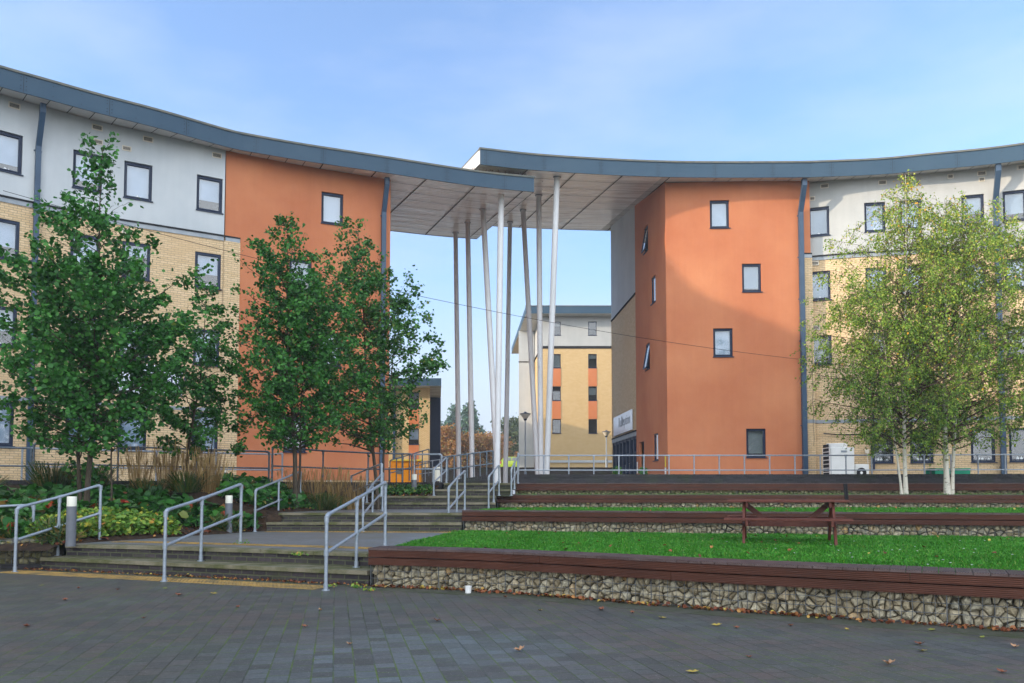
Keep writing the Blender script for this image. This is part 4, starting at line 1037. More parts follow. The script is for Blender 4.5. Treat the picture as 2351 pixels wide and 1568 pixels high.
# ------------------------------------------------------------------ handrails and railings
RAD = .0245
def rail(name, label, pts, mt='steel', mid=.5, loop=True, group='galvanised tube handrails', extra=None, cat='handrail', start=None, fl=True, r=RAD):
    "pts: (x, y, zbottom, ztop) posts in world metres; top and middle tubes run between them"
    root = thing(name, (pts[0][0], pts[0][1], pts[0][2]), label, cat, group)
    V_ = [Vector((p[0], p[1], p[3])) for p in pts]
    for i, p in enumerate(pts):
        m = MB(); m.tube((p[0], p[1], p[2]), (p[0], p[1], p[3] - .015), r, 10)
        end = i in (0, len(pts) - 1)
        if fl: m.lathe([(.0, .012), (.055, .012), (.055, .0)], (p[0], p[1], p[2]), 12); m.tube((p[0], p[1], p[2]), (p[0], p[1], p[2] + .09), r * 1.28, 10)
        m.tube((p[0], p[1], p[3] - .10), (p[0], p[1], p[3] - .01), r * 1.28, 10)
        zm = p[2] + (p[3] - p[2]) * mid; m.tube((p[0], p[1], zm - .045), (p[0], p[1], zm + .045), r * 1.28, 10)
        m.build('post', [mt], root, smooth=True)
    t = MB()
    pth = []
    for i, v in enumerate(V_):
        if i in (0, len(V_) - 1) and len(V_) > 1:
            o = V_[1] if i == 0 else V_[-2]; d = (o - v).normalized()
            bend = [v + Vector((0, 0, -.06)), v + Vector((0, 0, -.028)) + d * .008, v + Vector((0, 0, -.008)) + d * .028, v + d * .065]
            pth += bend if i == 0 else bend[::-1]
        else: pth.append(v)
    t.path(pth, r, 10)
    for v, o in ((V_[0], V_[1]), (V_[-1], V_[-2])):
        d = (o - v).normalized(); t.path([v + Vector((0, 0, -.075)), v + Vector((0, 0, -.03)) + d * .008, v + Vector((0, 0, -.008)) + d * .03, v + d * .08], r * 1.28, 10)
    for v, a in ((V_[i], V_[i + 1]) for i in range(1, len(V_) - 1)):
        d = (a - v).normalized(); t.tube(v - d * .05, v + d * .05, r * 1.28, 10)
    t.build('top_rail', [mt], root, smooth=True)
    t = MB(); mp_ = [Vector((p[0], p[1], p[2] + (p[3] - p[2]) * mid)) for p in pts]
    t.path(mp_, r * .95, 10); t.build('middle_rail', [mt], root, smooth=True)
    return root
def srail(label, lst, mid=.5, **kw):
    pts = []
    for bx, by, zl, ty in lst:
        X, Y = at(bx, by, zl); pts.append((X, Y, zl, EYE + Y * tanel(ty)))
    return rail('handrail', label, pts, mid=mid, **kw)
srail('leftmost handrail on the lowest steps, in front of the big bollard', [(34, 1314, .0, 1166), (133, 1276, .21, 1141), (228, 1243, .42, 1113)])
srail('second handrail from the left on the lowest steps', [(377, 1335, 0, 1172), (461, 1288.5, .21, 1145), (552, 1249, .42, 1111)])
srail('nearest handrail at the right end of the lowest steps beside the front seat', [(748, 1356, 0, 1183), (818, 1303, .21, 1145), (884, 1254, .42, 1107)])
p0 = at(73.7, 1291, .07)
rail('handrail', 'handrail on top of the gabion wall at the left edge', [(-11.6, p0[1] + .25, .1, 1.02), (-9.7, p0[1] + .12, .1, 1.02), (p0[0], p0[1], .07, EYE + p0[1] * tanel(1159))], mid=.5)
srail('handrail at the left end of the middle steps', [(585, 1221, .42, 1125), (638.7, 1196, .625, 1103), (688.6, 1173, .83, 1082)])
srail('handrail on the middle steps directly behind the nearest one', [(833, 1221, .42, 1142), (855, 1196, .625, 1112), (878, 1173.5, .83, 1085)])
srail('handrail at the right end of the middle steps beside the second seat', [(1029.6, 1219, .42, 1119), (1048.7, 1196, .625, 1098), (1067, 1173, .83, 1081)])
srail('handrail at the left end of the upper steps beside the dry grasses', [(806, 1166, .83, 1093), (842, 1154, 1.015, 1077), (876, 1140, 1.2, 1065)])
srail('handrail left of the two topmost steps above the short dark wall', [(995.7, 1140.5, 1.2, 1077.5), (1025, 1111, 1.57, 1050)]) if False else None
rail('handrail', 'handrail left of the two topmost steps above the short dark wall', [(-2.22, 22.6, 1.2, EYE + 22.6 * tanel(1077.5)), (-1.93, 23.4, 1.57, EYE + 23.4 * tanel(1050))])
rail('handrail', 'handrail at the right end of the third and fourth upper steps beside the third seat', [(-.64, 21.85, .83, EYE + 21.85 * tanel(1094)), (-.51, 22.2, 1.015, EYE + 22.2 * tanel(1081)), (-.37, 22.6, 1.2, EYE + 22.6 * tanel(1068))])
rail('handrail', 'handrail right of the two topmost steps beside the rearmost seat', [(-.02, 22.6, 1.2, EYE + 22.6 * tanel(1077)), (.07, 23.0, 1.385, EYE + 23.0 * tanel(1063)), (.17, 23.5, 1.57, EYE + 23.5 * tanel(1049))])
# terrace railings
def along(pl, pxs, tops, zb, n=-.12, sp=1.15):
    s0 = pl.s_at(pxs[0], 2.5); s1 = pl.s_at(pxs[1], 2.5); k = max(2, int(round((s1 - s0) / sp))); out = []
    for i in range(k + 1):
        s = s0 + (s1 - s0) * i / k; q = pl.pos(s, n); px = px_of(q[0], q[1], 2.5)
        ty = np.interp(px, [p[0] for p in tops], [p[1] for p in tops]); out.append((q[0], q[1], zb, EYE + q[1] * tanel(ty)))
    return out
rail('terrace_railing', 'railing behind the left trees, from the tall post at the downpipe to the orange wall', along(LW, (76, 620), [(76, 1018), (300, 1026), (620, 1037)], 1.5, sp=1.75), mt='steel_dark', group='terrace railings', cat='railing', fl=False)
rail('terrace_railing', 'lower railing at the far left edge in front of the brick wall', along(LW, (-120, 70), [(-120, 1025), (70, 1029)], 1.5, n=-.14, sp=1.75), mt='steel_dark', group='terrace railings', cat='railing', fl=False)
rail('terrace_railing', 'railing in front of the left orange tower behind the fourth tree', along(LW, (628, 850), [(628, 1026), (780, 1038), (850, 1040)], 1.5, sp=1.5) + [(-3.35, 24.3, 1.55, EYE + 24.3 * tanel(1042)), (-3.06, 24.3, 1.55, EYE + 24.3 * tanel(1042))], mt='steel_dark', group='terrace railings', cat='railing', fl=False)
rail('terrace_railing', 'short railing above the dark wall in front of the yellow lockers', [(-2.98, 24.25, 1.55, EYE + 24.25 * tanel(1043)), (-2.15, 24.25, 1.55, EYE + 24.25 * tanel(1043))], group='terrace railings', cat='railing', fl=False)
BK = Plan([(-13.3, 21.6), (-9.2, 24.3), (-7.6, 25.2)])
rail('terrace_railing', 'inner ramp railing between the left brick wall and the planted bed', [BK.pos(s)[:2] + (1.5, 2.50) for s in np.linspace(0, BK.L, 5)] + [(-7.1, 24.6, 1.5, 2.5)], group='terrace railings', cat='railing', fl=False)
RR_ = Plan([(.24, 28.6), (6, 28.6), (13, 28.4), (20, 27.6)])
rail('terrace_railing', 'long railing on the upper terrace in front of the right building', [(.19, 24.6, 1.56, 2.50)] + [RR_.pos(s)[:2] + (1.56, 2.62) for s in np.linspace(0, RR_.L, 23)], group='terrace railings', cat='railing', fl=False)
rp = [Vector(RW.pos(s, -.12)) for s in np.linspace(0, RW.L, 9)]
rail('terrace_railing', 'ramp railing climbing past the two rear columns', [(p.x, p.y, 1.60 + .24 * i / 8, EYE + p.y * tanel(1050 - 15 * i / 8)) for i, p in enumerate(rp)], mt='steel_dark', group='terrace railings', cat='railing', fl=False)
rp = [(atY(895.7 + 89 * i / 6, 1050, 34 + i * .5)[0], 34 + i * .5) for i in range(7)]
rail('terrace_railing', 'ramp railing climbing in front of the yellow lockers', [(p[0], p[1], 1.57 + .08 * i, EYE + p[1] * tanel(1057 - 26 * i / 6)) for i, p in enumerate(rp)], mt='steel_dark', group='terrace railings', cat='railing', fl=False)
rp = [(atY(960 + 66 * i / 4, 1050, 38)[0], 38 + .0 * i) for i in range(5)]
rail('terrace_railing', 'far ramp railing beside the dark blue fin wall', [(p[0], p[1], 1.6 + .05 * i, EYE + p[1] * tanel(1062 - 9 * i / 4)) for i, p in enumerate(rp)], group='terrace railings', cat='railing', fl=False)

# ------------------------------------------------------------------ columns under the canopies
def column(bx, by_, Yb, tx, ty, left, label):
    k0 = 11.98 if left else 12.8; yf = 30.6 if left else 31.2
    Yt = (k0 - SL * yf) / (tanel(ty) - SL); Xt, Zt = atY(tx, ty, Yt); Xb = atY(bx, 1100, Yb)[0]
    root = thing('canopy_column', (Xb, Yb, 1.56), label, 'column', 'slender white columns under the canopies')
    m = MB(); d = (Vector((Xt, Yt, Zt)) - Vector((Xb, Yb, 1.56))).normalized(); top = Vector((Xt, Yt, Zt)) + d * .12
    m.tube((Xb, Yb, 1.56), top, .128, 24, r2=.122); m.build('shaft', ['pole'], root, smooth=True)
    p = MB(); p.tube(Vector((Xt, Yt, Zt)) - d * .03, Vector((Xt, Yt, Zt)) + d * .05, .17, 24); p.build('head_plate', ['flash'], root)
    b = MB(); b.lathe([(0, .03), (.24, .03), (.24, 0)], (Xb, Yb, 1.565), 20); b.build('base_plate', ['flash'], root)
column(1054, 0, 40, 1046, 533.5, True, 'leftmost and rearmost white column under the left canopy')
column(1084.8, 0, 38, 1073.8, 509.7, True, 'second white column from the left, nearly upright')
column(1144, 0, 34.0, 1109, 479, True, 'leaning white column crossing behind the thick one in the middle')
column(1140.5, 0, 33.2, 1150.6, 443.9, True, 'front white column rising to the left canopy edge')
column(1160, 0, 42, 1171, 510, False, 'white column just right of the middle pair, rearmost under the right canopy')
column(1236, 0, 38.2, 1201, 482, False, 'white column leaning to the left, third from the right')
column(1242, 0, 37, 1237, 448, False, 'upright white column, second from the right')
column(1254, 0, 35.3, 1279, 406, False, 'rightmost white column, rising to the right canopy edge')
sp_ = MB(); s0 = EL.s_at(1090, 13.8); s1 = EL.s_at(1212, 13.8)
for i in range(150):
    s = s0 + (s1 - s0) * random.random(); n = -random.uniform(.3, .55); p = Vector(EL.pos(s, n, ZS_L + FH_L + .06))
    sp_.tube(p, p + Vector((random.uniform(-.05, .05), random.uniform(-.05, .05), random.uniform(.16, .30))), .006, 3, caps=False)
sbox(sp_, EL, s0, s1, -.5, -.35, ZS_L + FH_L + .05, ZS_L + FH_L + .08)
tag(sp_.build('bird_spikes', ['litter']), 'rusty row of bird spikes on the left canopy roof below the right canopy', 'bird spikes')

# overhead cable from the left block to the right tower
def cable(a, b, sag, r, label, mt='gap'):
    a, b = Vector(a), Vector(b); m = MB(); n = 40
    m.path([a.lerp(b, i / n) - Vector((0, 0, sag * 4 * (i / n) * (1 - i / n))) for i in range(n + 1)], r, 5)
    tag(m.build('cable', [mt]), label, 'cable')
s_, z_ = on(WL, 5, 440); a = WL.pos(s_, .12, z_); s_, z_ = on(TR, 1832, 825); b = TR.pos(s_, .06, z_)
mid_ = atY(1120, 707, 0.5 * (a[1] + b[1]) + .5)
cable(a, b, .62, .0085, 'thin black cable strung across from the left building to the right orange tower')
s_, z_ = on(TR, 1855, 760); m = MB(); pts = [TR.pos(TR.L - .02 + .02 * math.sin(i * 1.7), .02, z_ - i * .28) for i in range(18)]
m.path(pts, .007, 5); tag(m.build('cable', ['gap']), 'thin wavy cable hanging down the brick pilaster right of the orange tower', 'cable')
# ------------------------------------------------------------------ far buildings, lamps, lockers, car
def plane_plan(a, b): return Plan([a, b], smooth=False)
FC = thing('far_residential_building', (6, 66, 2.7), 'sunlit buff brick block with orange window panels behind the columns', 'building')
XA = atY(1243, 900, 66)[0]; PC = plane_plan((XA, 66), (22, 66)); PCs = plane_plan((atY(1226, 900, 73)[0], 73), (XA, 66))
hc = []
for x in (1278, 1361):
    s = PC.s_at(x, 8)
    for k in range(4): hc.append((s - .36, s + .36, 14.4 - 2.735 * k, 14.4 - 2.735 * k + 1.17))
    hc.append((s - .45, s + .45, 2.5, 3.15))
s6 = PC.s_at(1361, 8)
for dx in (3, 6, 9):
    for k in range(4): hc.append((s6 + dx - .36, s6 + dx + .36, 14.4 - 2.735 * k, 14.4 - 2.735 * k + 1.17))
m = MB(); facade(m, PC, 0, PC.L, 13.5, 16.15, hc, 0, step=4); facade(m, PCs, 0, PCs.L, 13.5, 16.6, [], 0, step=4); m.build('rendered_wall', ['plaster_pale'], FC)
m = MB(); facade(m, PC, 0, PC.L, 2.0, 13.3, hc, 0, step=4, off=-.03, depth=.09); facade(m, PCs, 0, PCs.L, 2, 13.3, [], 0, step=4, off=-.03); m.build('brick_wall', ['brick_far'], FC)
m = MB(); sbox(m, PC, 0, PC.L, -.1, .03, 13.3, 13.5, step=30); m.build('shadow_gap', ['gap'], FC)
m = MB(); sbox(m, PC, 0, PC.L, -.1, .04, 3.75, 3.95, step=30); m.build('plinth_band', ['plaster_grey'], FC)
for h in hc: window(PC, *h, FC, off=-.02, blind=random.choice([.3, .6, 1, 0]), dim=True, simple=True)
for h in hc:
    if 5 < h[2] < 12.5: m = MB(); sbox(m, PC, h[0], h[1], -.06, .0, h[2] - 1.54, h[2] - .045, step=5); m.build('orange_panel', ['orange_panel'], FC) if h[2] > 7 else None
zc_, zt_ = 16.0, 16.62; rfx = [(1.14, 64.9), (22, 64.9), (22, 84), (-.05, 84)]
m = MB()
for a, b in zip(rfx, rfx[1:] + rfx[:1]): m.quad((a[0], a[1], zc_), (b[0], b[1], zc_), (b[0], b[1], zt_), (a[0], a[1], zt_))
m.build('fascia', ['fascia'], FC); m = MB(); poly_sheet(m, rfx, zc_, up=False); m.build('soffit', ['soffit_strip'], FC)
m = MB(); poly_sheet(m, rfx, zt_); sbox(m, plane_plan((1.1, 64.9), (22, 64.9)), 0, 20.9, -.1, .03, zt_ - .02, zt_ + .05, step=30); m.build('roof', ['roof'], FC)
m = MB(); x0, x1 = atY(1191, 900, 72)[0], atY(1226, 900, 72)[0]; m.box(x0, x1, 72, 72.4, 1.5, 16.0); m.build('fin_wall', ['plaster_grey'], FC)
m = MB(); m.box(x0 - .02, x1 + .02, 71.97, 72.0, 13.1, 13.2); m.build('fin_joint', ['gap'], FC)
m = MB(); m.quad((22, 66, 2), (22, 84, 2), (22, 84, 16), (22, 66, 16)); m.quad((22, 84, 2), (1.9, 84, 2), (1.9, 84, 16), (22, 84, 16)); m.quad((1.9, 84, 2), (PCs.P[0].x, 73, 2), (PCs.P[0].x, 73, 16), (1.9, 84, 16)); m.build('rear_wall', ['brick_far'], FC)

FD = thing('far_residential_building', (-9, 58, 1.57), 'low buff brick block with dark blue fin wall seen left of the columns', 'building')
XB = atY(987, 950, 58)[0]; PD = plane_plan((-20, 58), (XB, 58))
s = PD.s_at(950, 5); hd = [(s - .37, s + .37, 7.42, 8.6), (s - .37, s + .37, 4.78, 5.95)]
m = MB(); facade(m, PD, 0, PD.L, 1.2, 8.98, hd, 0, step=4); m.build('brick_wall', ['brick_far'], FD)
for h in hd:
    window(PD, *h, FD, blind=.7, simple=True)
    m = MB(); sbox(m, PD, h[0], h[1], -.05, .02, h[2] - 1.43, h[2] - .05, step=5); m.build('orange_panel', ['orange_panel'], FD)
m = MB(); sbox(m, PD, PD.s_at(905, 5) - .09, PD.s_at(905, 5) + .09, .02, .16, 1.5, 8.95); m.build('downpipe', ['pipe'], FD)
xr = atY(1013, 900, 57)[0]; rf = [(-20, 57), (xr, 57), (atY(1011, 940, 73)[0], 73), (-20, 73)]
m = MB()
for a, b in zip(rf, rf[1:] + rf[:1]): m.quad((a[0], a[1], 8.95), (b[0], b[1], 8.95), (b[0], b[1], 9.5), (a[0], a[1], 9.5))
m.build('fascia', ['fascia'], FD); m = MB(); poly_sheet(m, rf, 8.95, up=False); m.build('soffit', ['soffit'], FD); m = MB(); poly_sheet(m, rf, 9.5); m.build('roof', ['roof'], FD)
m = MB(); x1 = atY(1011, 950, 64)[0]; m.box(XB - 1.2, x1, 64, 64.4, 1.5, 8.97); m.build('fin_wall', ['navy'], FD)
m = MB(); m.quad((XB, 58, 1.2), (XB * 1.105, 64, 1.2), (XB * 1.105, 64, 9), (XB, 58, 9)); m.build('rear_wall', ['brick_far'], FD)

def lamp(x, ytop, Y, zb, label, H=.6):
    X, Z = atY(x, ytop, Y); root = thing('street_lamp', (X, Y, zb), label, 'street lamp', 'post-top lamps with inverted cone lanterns')
    m = MB(); m.tube((X, Y, zb), (X, Y, Z - H * .72), .05, 10, r2=.035); m.tube((X, Y, zb), (X, Y, zb + .9), .075, 10); m.build('post', ['steel'], root, smooth=True)
    m = MB(); m.lathe([(.06, -H * .75), (.10, -H * .62)], (X, Y, Z), 16); m.lathe([(.0, -H * .78), (.07, -H * .76), (.11, -H * .60)], (X, Y, Z), 16); m.build('collar', ['navy'], root)
    m = MB(); m.lathe([(.10, -H * .60), (.29, -H * .16)], (X, Y, Z), 20); m.build('lantern', ['vent'], root, smooth=True)
    m = MB(); m.lathe([(.31, -H * .17), (.32, -H * .11), (.12, -.02), (.05, .04), (0, .06)], (X, Y, Z), 20); m.build('lantern_cap', ['bollard'], root)
lamp(1206, 947, 45, 1.57, 'lamp post in front of the grey fin wall behind the columns')
lamp(1392, 989, 57, 2.8, 'lamp post in front of the far brick block near the glazed entrance')
lamp(1162, 983, 62, 2.9, 'lamp post mostly hidden behind a rear white column')

lk = thing('parcel_lockers', (-6.1, 46.4, 1.57), 'bank of yellow parcel lockers left of the columns behind the railings', 'parcel lockers')
x0, z1 = atY(895, 1055, 46); x1 = atY(967, 1055, 46)[0]
m = MB(); m.box(x0, x1, 46, 46.7, 1.57, z1 - .08); m.build('cabinet', ['yellow'], lk)
m = MB(); m.box(x0 - .03, x1 + .03, 45.85, 46.75, z1 - .08, z1); m.build('canopy', ['sticker'], lk)
n = 5
for i in range(n):
    a, b = x0 + (x1 - x0) * i / n + .02, x0 + (x1 - x0) * (i + 1) / n - .02
    z = 1.65
    while z < z1 - .25:
        if not (i == 1 and 2.0 < z < 2.75): m = MB(); m.box(a, b, 45.975, 46.0, z, z + .17); m.build('locker_door', ['yellow'], lk)
        z += .19
m = MB(); a, b = x0 + (x1 - x0) / n + .05, x0 + (x1 - x0) * 2 / n - .05; m.box(a, b, 45.96, 46, 2.35, 2.7); m.build('screen', ['steel_dark'], lk)

# lime hatchback parked beyond the far wall
cx_, cz_ = atY(1149, 1078, 92); car = thing('parked_car', (cx_ + 2, 92, cz_), 'lime green hatchback parked far behind the columns', 'car', rz=R(-8))
cp = lambda pr, y0, y1, mt, nm, par, inset=0: None
def prism(pr, y0, y1, mt, nm, par, taper=0):
    m = MB(); n = len(pr); zmx = max(p[1] for p in pr)
    def V3(p, y):
        t = max(0, (p[1] - .75)) * taper; yy = y0 + t if y == y0 else y1 - t
        return (cx_ + p[0], 92 + yy, cz_ + p[1])
    vs = [V3(p, y0) for p in pr] + [V3(p, y1) for p in pr]
    m.add(vs, [tuple(reversed(range(n))), tuple(range(n, 2 * n))] + [(i, (i + 1) % n, n + (i + 1) % n, n + i) for i in range(n)])
    o = m.build(nm, [mt], par); md = o.modifiers.new('b', 'BEVEL'); md.width = .04; md.segments = 2; return o
body = prism([(.0, .28), (-.02, .62), (.03, .95), (.35, 1.38), (.75, 1.47), (1.7, 1.45), (2.35, 1.30), (2.95, .98), (3.75, .88), (4.0, .62), (3.98, .28)], -.82, .82, 'lime', 'body', car, .28)
prism([(.28, .98), (.50, 1.32), (.85, 1.40), (1.25, 1.40), (1.25, .98)], -.83, .83, 'blind_dim', 'rear_window', car, .26)
prism([(1.33, .98), (1.33, 1.40), (1.7, 1.39), (2.3, 1.24), (2.75, .99)], -.83, .83, 'blind_dim', 'side_window', car, .26)
prism([(-.035, .62), (-.03, .9), (.10, .94), (.12, .64)], -.80, -.5, 'red', 'tail_lamp', car)
prism([(-.04, .26), (-.05, .5), (3.99, .5), (4.0, .24)], -.80, .80, 'tyre', 'bumper', car)
for wx in (.75, 3.15):
    for wy in (-.80, .62):
        m = MB(); m.tube((cx_ + wx, 92 + wy, cz_ + .3), (cx_ + wx, 92 + wy + .2, cz_ + .3), .31, 18); w_ = m.build('wheel', ['tyre'], car)
        m = MB(); m.tube((cx_ + wx, 92 + wy - .012, cz_ + .3), (cx_ + wx, 92 + wy + .0, cz_ + .3), .19, 12); m.build('rim', ['steel'], w_)
for o in car.children_recursive: pass

# ------------------------------------------------------------------ bollards, air-conditioning, table, small things
def bollard(x, ybase, Y, zb, H, label, r=.077):
    X = atY(x, 1130, Y)[0]; root = thing('bollard_light', (X, Y, zb), label, 'bollard light', 'grey bollard lights with pale caps')
    m = MB(); m.lathe([(r, 0), (r, H - .165), (0, H - .165)], (X, Y, zb), 24); m.build('post', ['bollard'], root, smooth=True)
    m = MB(); m.lathe([(r * .97, H - .165), (r * .97, H - .012), (r * .9, H), (0, H)], (X, Y, zb), 24); m.build('diffuser', ['cream'], root, smooth=True)
bollard(165.5, 0, 13.35, .40, .83, 'largest grey bollard light behind the leftmost step handrail')
bollard(526, 0, 17.2, .40, .83, 'grey bollard light behind the second handrail')
bollard(754.6, 0, 23.2, .88, .78, 'grey bollard light in the bed left of the nearest handrail top')
bollard(951, 0, 23.0, .98, .84, 'grey bollard light before the short dark wall by the upper steps')
bollard(516, 0, 25.6, 1.30, .80, 'grey bollard light by the foot of the brick wall behind the left railing')
X, Z = atY(1003, 1072, 34); m = MB(); m.lathe([(0, -.6), (.16, -.6), (.17, -.02), (.15, 0), (0, 0)], (X, 34, Z), 20); tag(m.build('plant_pot', ['cream'], smooth=True), 'cream round pot on the ramp wall right of the yellow lockers', 'pot')

def ac_box(x0p, x1p, ytop, Y, label, fan=False, z0=1.57, dep=.75):
    X0, Z1 = atY(x0p, ytop, Y); X1 = atY(x1p, ytop, Y)[0]; root = thing('air_conditioner', ((X0 + X1) / 2, Y, z0), label, 'air conditioner')
    m = MB(); m.box(X0, X1, Y, Y + dep, z0 + .06, Z1); o = m.build('casing', ['white'], root); md = o.modifiers.new('b', 'BEVEL'); md.width = .015; md.segments = 2
    m = MB(); m.box(X0 + .05, X0 + .15, Y + .05, Y + dep - .05, z0, z0 + .06); m.build('foot', ['steel_dark'], root); m = MB(); m.box(X1 - .15, X1 - .05, Y + .05, Y + dep - .05, z0, z0 + .06); m.build('foot', ['steel_dark'], root)
    return root, X0, X1, Z1
root, X0, X1, Z1 = ac_box(1905, 1961, 1027, 31.2, 'tall white outdoor air conditioning unit with round top hood')
m = MB(); cxm = (X0 + X1) / 2 - .05; m.lathe([(.40, 0), (.40, .15), (.37, .17), (.34, .10), (0, .08)], (cxm, 31.6, Z1), 28); m.build('fan_hood', ['white'], root, smooth=True)
m = MB(); m.box(X0 + .05, X1 - .03, 31.192, 31.2, 2.72, 2.735); m.box(X0 + .03, X0 + .045, 31.192, 31.2, 1.7, Z1 - .04); m.build('panel_joint', ['flash'], root)
m = MB()
for i in range(8): m.box(X0 - .012, X0, 31.3, 31.85, 1.95 + i * .16, 2.07 + i * .16)
m.build('side_grille', ['gap'], root)
m = MB(); m.box(X0 + .44, X0 + .66, 31.190, 31.199, Z1 - .20, Z1 - .12); m.build('maker_plate', ['sign_text'], root)
root, X0, X1, Z1 = ac_box(1963, 1995, 1065.5, 31.4, 'small white air conditioning unit with black fan beside the tall unit', dep=.32)
m = MB(); fc = (X0 + .24, 31.385, Z1 - .34); 
for r0, r1, d in ((.0, .055, -.012), (.2, .235, -.006)):
    n = 24; vs = [(fc[0] + r * math.cos(2 * math.pi * i / n), fc[1] + d, fc[2] + r * math.sin(2 * math.pi * i / n)) for r in (r0 + .001, r1) for i in range(n)]
    m.add(vs, [(i, (i + 1) % n, n + (i + 1) % n, n + i) for i in range(n)], 0)
m.build('fan_hub', ['white'], root)
m = MB(); m.tube((fc[0], fc[1] + .004, fc[2]), (fc[0], fc[1] - .004, fc[2]), .225, 28); m.build('fan_grille', ['gap'], root)
def wallbox(): 
    s, z = on(WR, 1990, 1036); p = WR.pos(s, .0, z); m = MB(); sbox(m, WR, s - .07, s + .07, 0, .1, z - .08, z + .08); m.tube(WR.pos(s, .08, z - .08), WR.pos(s + .02, .06, z - .5), .015, 6)
    tag(m.build('socket_box', ['vent']), 'small socket box on the brick wall above the little air conditioner', 'socket box')
    m = MB(); sbox(m, WR, WR.s_at(2003, 3), WR.s_at(2003, 3) + .07, .0, .08, 2.2, 4.5); tag(m.build('wall_pipe', ['navy']), 'thin dark pipe on the brick wall right of the air conditioning units', 'pipe')
    a, b = WR.s_at(1926, 4), WR.s_at(2003, 4)
    m = MB(); m.path([WR.pos(a - .6 + (b - a + .6) * i / 12, .06, 3.72 - .08 * math.sin(i / 12 * math.pi)) for i in range(13)], .025, 6);
    tag(m.build('wall_pipe', ['gap']), 'black pipe run along the brick wall above the tall air conditioner', 'pipe')
wallbox()
m = MB(); X0, Z1 = atY(2137, 1075.5, 30.8); X1 = atY(2217, 1074, 30.8)[0]; n = 10
vs = []
for i in range(n + 1):
    u = i / n; x = X0 + (X1 - X0) * u; sag = .05 * math.sin(u * math.pi) + .02 * math.sin(u * 17); e = .12 * math.sin(min(1, u * 6, (1 - u) * 6) * math.pi / 2)
    vs += [(x, 30.5, Z1 - sag - .28 - e * 0), (x, 30.45, Z1 - sag * .5), (x, 30.9, Z1 + .02 - sag * .3), (x, 31.2, Z1 - .02), (x, 31.2, Z1 - .3)]
m.add(vs, [(i * 5 + j, (i + 1) * 5 + j, (i + 1) * 5 + j + 1, i * 5 + j + 1) for i in range(n) for j in range(4)])
gr = thing('covered_bench', ((X0 + X1) / 2, 30.8, 1.57), 'low bench under a green sheet by the brick wall behind the birches', 'bench'); m.build('green_sheet', ['green'], gr)
for x in (X0 + .15, X1 - .15):
    for y in (30.6, 31.1): m = MB(); m.tube((x, y, 1.57), (x, y, Z1 - .1), .03, 8); m.build('leg', ['steel_dark'], gr)

# picnic table
pa = Vector(at(1699, 1252.6, .42)); pb_ = Vector(at(1926, 1257, .42)); ax = (pb_ - pa).normalized(); ay = Vector((-ax.y, ax.x)); L0 = (pb_ - pa).length
tb = thing('picnic_table', (*(pa + ax * L0 / 2 + ay * .7), .42), 'red brown timber picnic table with attached benches on the lower lawn', 'picnic table')
def T(u, w, z): p = pa + ax * u + ay * w; return (p.x, p.y, .42 + z)
def beam(m, a, b, wd, th, up=Vector((0, 0, 1))):
    a, b = Vector(a), Vector(b); d = (b - a).normalized(); s_ = d.cross(up).normalized() * th / 2; u_ = s_.cross(d).normalized() * wd / 2
    vs = [p + q for p in (a, b) for q in (s_ + u_, s_ - u_, -s_ - u_, -s_ + u_)]
    m.add(vs, [(0, 1, 2, 3), (7, 6, 5, 4), (0, 4, 5, 1), (1, 5, 6, 2), (2, 6, 7, 3), (3, 7, 4, 0)])
def part_beams(name, bs, mt='timber_table'):
    m = MB()
    for b in bs: beam(m, *b)
    o = m.build(name, [mt], tb); md = o.modifiers.new('b', 'BEVEL'); md.width = .006; md.segments = 2; return o
for k in range(5):
    w = .365 + k * .17; part_beams('top_board', [(T(-.20, w, .735), T(L0 + .20, w, .735), .04, .158)])
for w in (.02, .14, 1.28, 1.40): part_beams('seat_board', [(T(-.25, w - .02, .435), T(L0 + .22, w - .02, .435), .04, .115)])
for u in (.06, L0 - .04):
    for w0, w1 in ((.0, .50), (1.41, .91)):
        part_beams('leg', [(T(u, w0, 0), T(u, w1, .715), .10, .045, ay.to_3d())])
    part_beams('seat_bearer', [(T(u + (.05 if u < 1 else -.05), -.06, .37), T(u + (.05 if u < 1 else -.05), 1.46, .37), .09, .045)])
    part_beams('top_bearer', [(T(u + (.05 if u < 1 else -.05), .33, .67), T(u + (.05 if u < 1 else -.05), 1.07, .67), .09, .045)])
part_beams('brace', [(T(.10, .705, .66), T(.46, .705, .36), .09, .045)]); part_beams('brace', [(T(L0 - .12, .705, .66), T(L0 - .46, .705, .36), .09, .045)])
part_beams('rear_rail', [(T(.1, .705, .34), T(L0 - .1, .705, .34), .09, .04)])
p = T(L0 + .16, .48, .75); m = MB()
m.tube(p, (p[0] - .02, p[1], p[2] + .27), .017, 8); m.tube((p[0] + .035, p[1] + .01, p[2]), (p[0] + .02, p[1] + .01, p[2] + .27), .017, 8)
tag(m.build('black_tubes', ['gap']), 'pair of short black tubes upright at the right end of the picnic table', 'tube')
cpx = at(1075, 1362, 0); m = MB(); m.lathe([(0, .0), (.037, 0), (.045, .085), (.047, .09), (.043, .09), (.036, .01), (0, .01)], (0, 0, 0), 20)
m.v = [(cpx[0] + v[0], cpx[1] + v[1] * .98, v[2] + .002) for v in m.v]
tag(m.build('paper_cup', ['white'], smooth=True), 'white cup standing in the leaves at the foot of the front gabion seat', 'cup')
